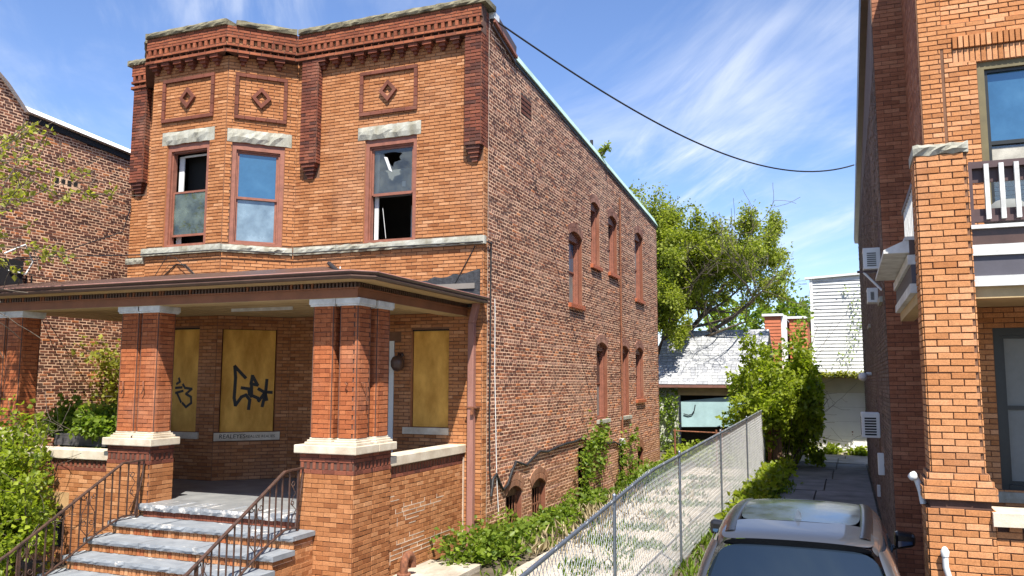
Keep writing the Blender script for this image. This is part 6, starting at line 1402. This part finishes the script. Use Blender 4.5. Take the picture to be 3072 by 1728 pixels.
# weeds along the foot of the wall and on the path: nobody could count them
def weeds(name, pts, size, m, h=.35, n=26, jit=.5, **k):
    P = []; D = []
    for (x, y, s) in pts:
        for _ in range(n):
            a = random.uniform(0, 2*math.pi); r = abs(random.gauss(0, .16*s)); P.append((x+r*math.cos(a), y+r*math.sin(a), random.uniform(.02, h*s))); D.append((math.cos(a), math.sin(a), random.uniform(.1, .9)))
    return leaves_mesh(name, P, D, size, m, None, jit=jit, kind='stuff', **k)
random.seed(9)
pt = []
for _ in range(34):
    y = random.uniform(-.4, 15.2); k = random.uniform(.35, 1.15)*(.55 if .9 < y < 3.6 else 1)
    for q in range(random.randint(2, 5)): pt.append((min(.8, abs(random.gauss(.20, .22)))+.05, y+random.gauss(0, .22), k*random.uniform(.6, 1.1)))
for _ in range(40): pt.append((abs(random.gauss(.3, .25))+.05, random.uniform(-.5, 15), random.uniform(.2, .5)))
for _ in range(30): pt.append((random.uniform(.0, .85), random.uniform(-1.5, .7), random.uniform(.7, 1.5)))
for _ in range(10): pt.append((random.uniform(.3, 1.2), random.uniform(-1.2, 4.5), random.uniform(.3, .7)))
weeds('weeds', pt, .105, LEAF_W, .44, 38)
pt = [(random.uniform(3.72, 4.35), random.uniform(3.5, 16), random.uniform(.6, 1.2)) for _ in range(60)]+[(random.uniform(3.75, 4.5), random.uniform(-7.5, -3.5), random.uniform(.7, 1.3)) for _ in range(26)]+[(random.uniform(.0, 3.4), random.uniform(15.6, 20.5), random.uniform(.8, 1.6)) for _ in range(70)]+[(random.choice((4.6, 5.1, 5.6, 6.3, 6.55, 6.65))+random.gauss(0, .08), 23.0+random.gauss(0, .12), random.uniform(.4, 1.0)) for _ in range(22)]
weeds('undergrowth', pt, .15, LEAF_B, .40, 32)
def blades(name, pts, n, h, m, spread=.16):
    P = []; D = []
    for (x, y, s) in pts:
        for _ in range(n): P.append((x+random.gauss(0, spread), y+random.gauss(0, spread), -.01)); D.append((random.gauss(0, .35), random.gauss(0, .35), 1))
    return leaves_mesh(name, P, D, h, m, None, wide=.07, jit=.15, kind='stuff')
pt = [(random.uniform(3.70, 4.42), random.uniform(2.5, 12), 1) for _ in range(110)]+[(random.uniform(3.4, 4.4), random.uniform(-9, 3), 1) for _ in range(60)]
pt += [(random.choice((1.2, 2.3, 3.4))+random.gauss(0, .1), random.uniform(-6, 15), 1) for _ in range(34)]+[(random.uniform(1.2, 3.4), random.choice((-4.5, -2.6, -.7, 1.2, 3.0, 4.8, 6.6, 8.4, 10.2, 12.0))+random.gauss(0, .06), 1) for _ in range(60)]
blades('grass', pt, 26, .18, GRASSM)
blades('dry_grass', [(random.uniform(.2, 1.5), random.uniform(-.5, 8), 1) for _ in range(34)]+[(random.uniform(1.2, 3.4), random.uniform(-4, 15), 1) for _ in range(16)], 8, .30, DRY, .2)
# ivy along the garage roof edge
P = []; D = []
for _ in range(420):
    x = random.uniform(4.5, 7.2); P.append((x, YG-1.32+random.gauss(0, .04), 3.30+random.gauss(0, .06))); D.append((random.gauss(0, .5), -1, random.gauss(-.2, .5)))
iv = thing('ivy', 'strip of ivy along the flat roof edge of the white garage', 'vine', (5.8, YG-.8, 3.2)); leaves_mesh('foliage', P, D, .13, LEAF_Y, iv)
# creeper on the siding house wall
P = []; D = []
for _ in range(150):
    z = random.uniform(3.6, 7.3); x = 6.35+.35*math.sin(z*1.3)+abs(random.gauss(0, .3))*(1 if random.random() < .6 else -.5); P.append((x, YS-.06-abs(random.gauss(0, .05)), z)); D.append((random.gauss(0, .6), -.6, random.gauss(0, .6)))
iv = thing('creeper', 'sparse creeper climbing the white clapboard wall', 'vine', (6.4, YS-.1, 3.4)); leaves_mesh('foliage', P, D, .10, LEAF_W, iv)
# dark ivy swallowing the grey garage's corner post
P = []; D = []
for _ in range(520): P.append((random.uniform(-1.7, -.5), ye+.2+random.gauss(0, .06), random.uniform(.1, 2.7))); D.append((random.gauss(0, .6), -1, random.gauss(-.3, .5)))
iv = thing('ivy', 'dark ivy covering the siding beside the hanging blue door', 'vine', (-1.1, ye, 0)); leaves_mesh('foliage', P, D, .15, LEAF_W, iv)
# distant trees over the roofs
random.seed(2)
for x, y, z, s, lab in ((2.3, 60, 8.6, 2.6, 'round dark green treetop far behind the orange houses'), (-2.5, 62, 8.4, 3.5, 'broad dark green tree far behind the grey garage')):
    t = thing('far_tree', lab, 'tree', (x, y, 0)); mb = MB(); mb.tube([(x, y, 0), (x, y, z-s*.5)], [.3, .2], BARK, 6); mb.build('trunk', t)
    P = []; D = []
    for _ in range(2600):
        v = rnd_dir()*s*(random.random()**.33); v.z *= .75; v *= 1+.25*math.sin(v.x*3+v.z*2); P.append((x+v.x, y+v.y, z+v.z-.6)); D.append(tuple(v.normalized()))
    leaves_mesh('crown', P, D, .4, LEAF_W, t)
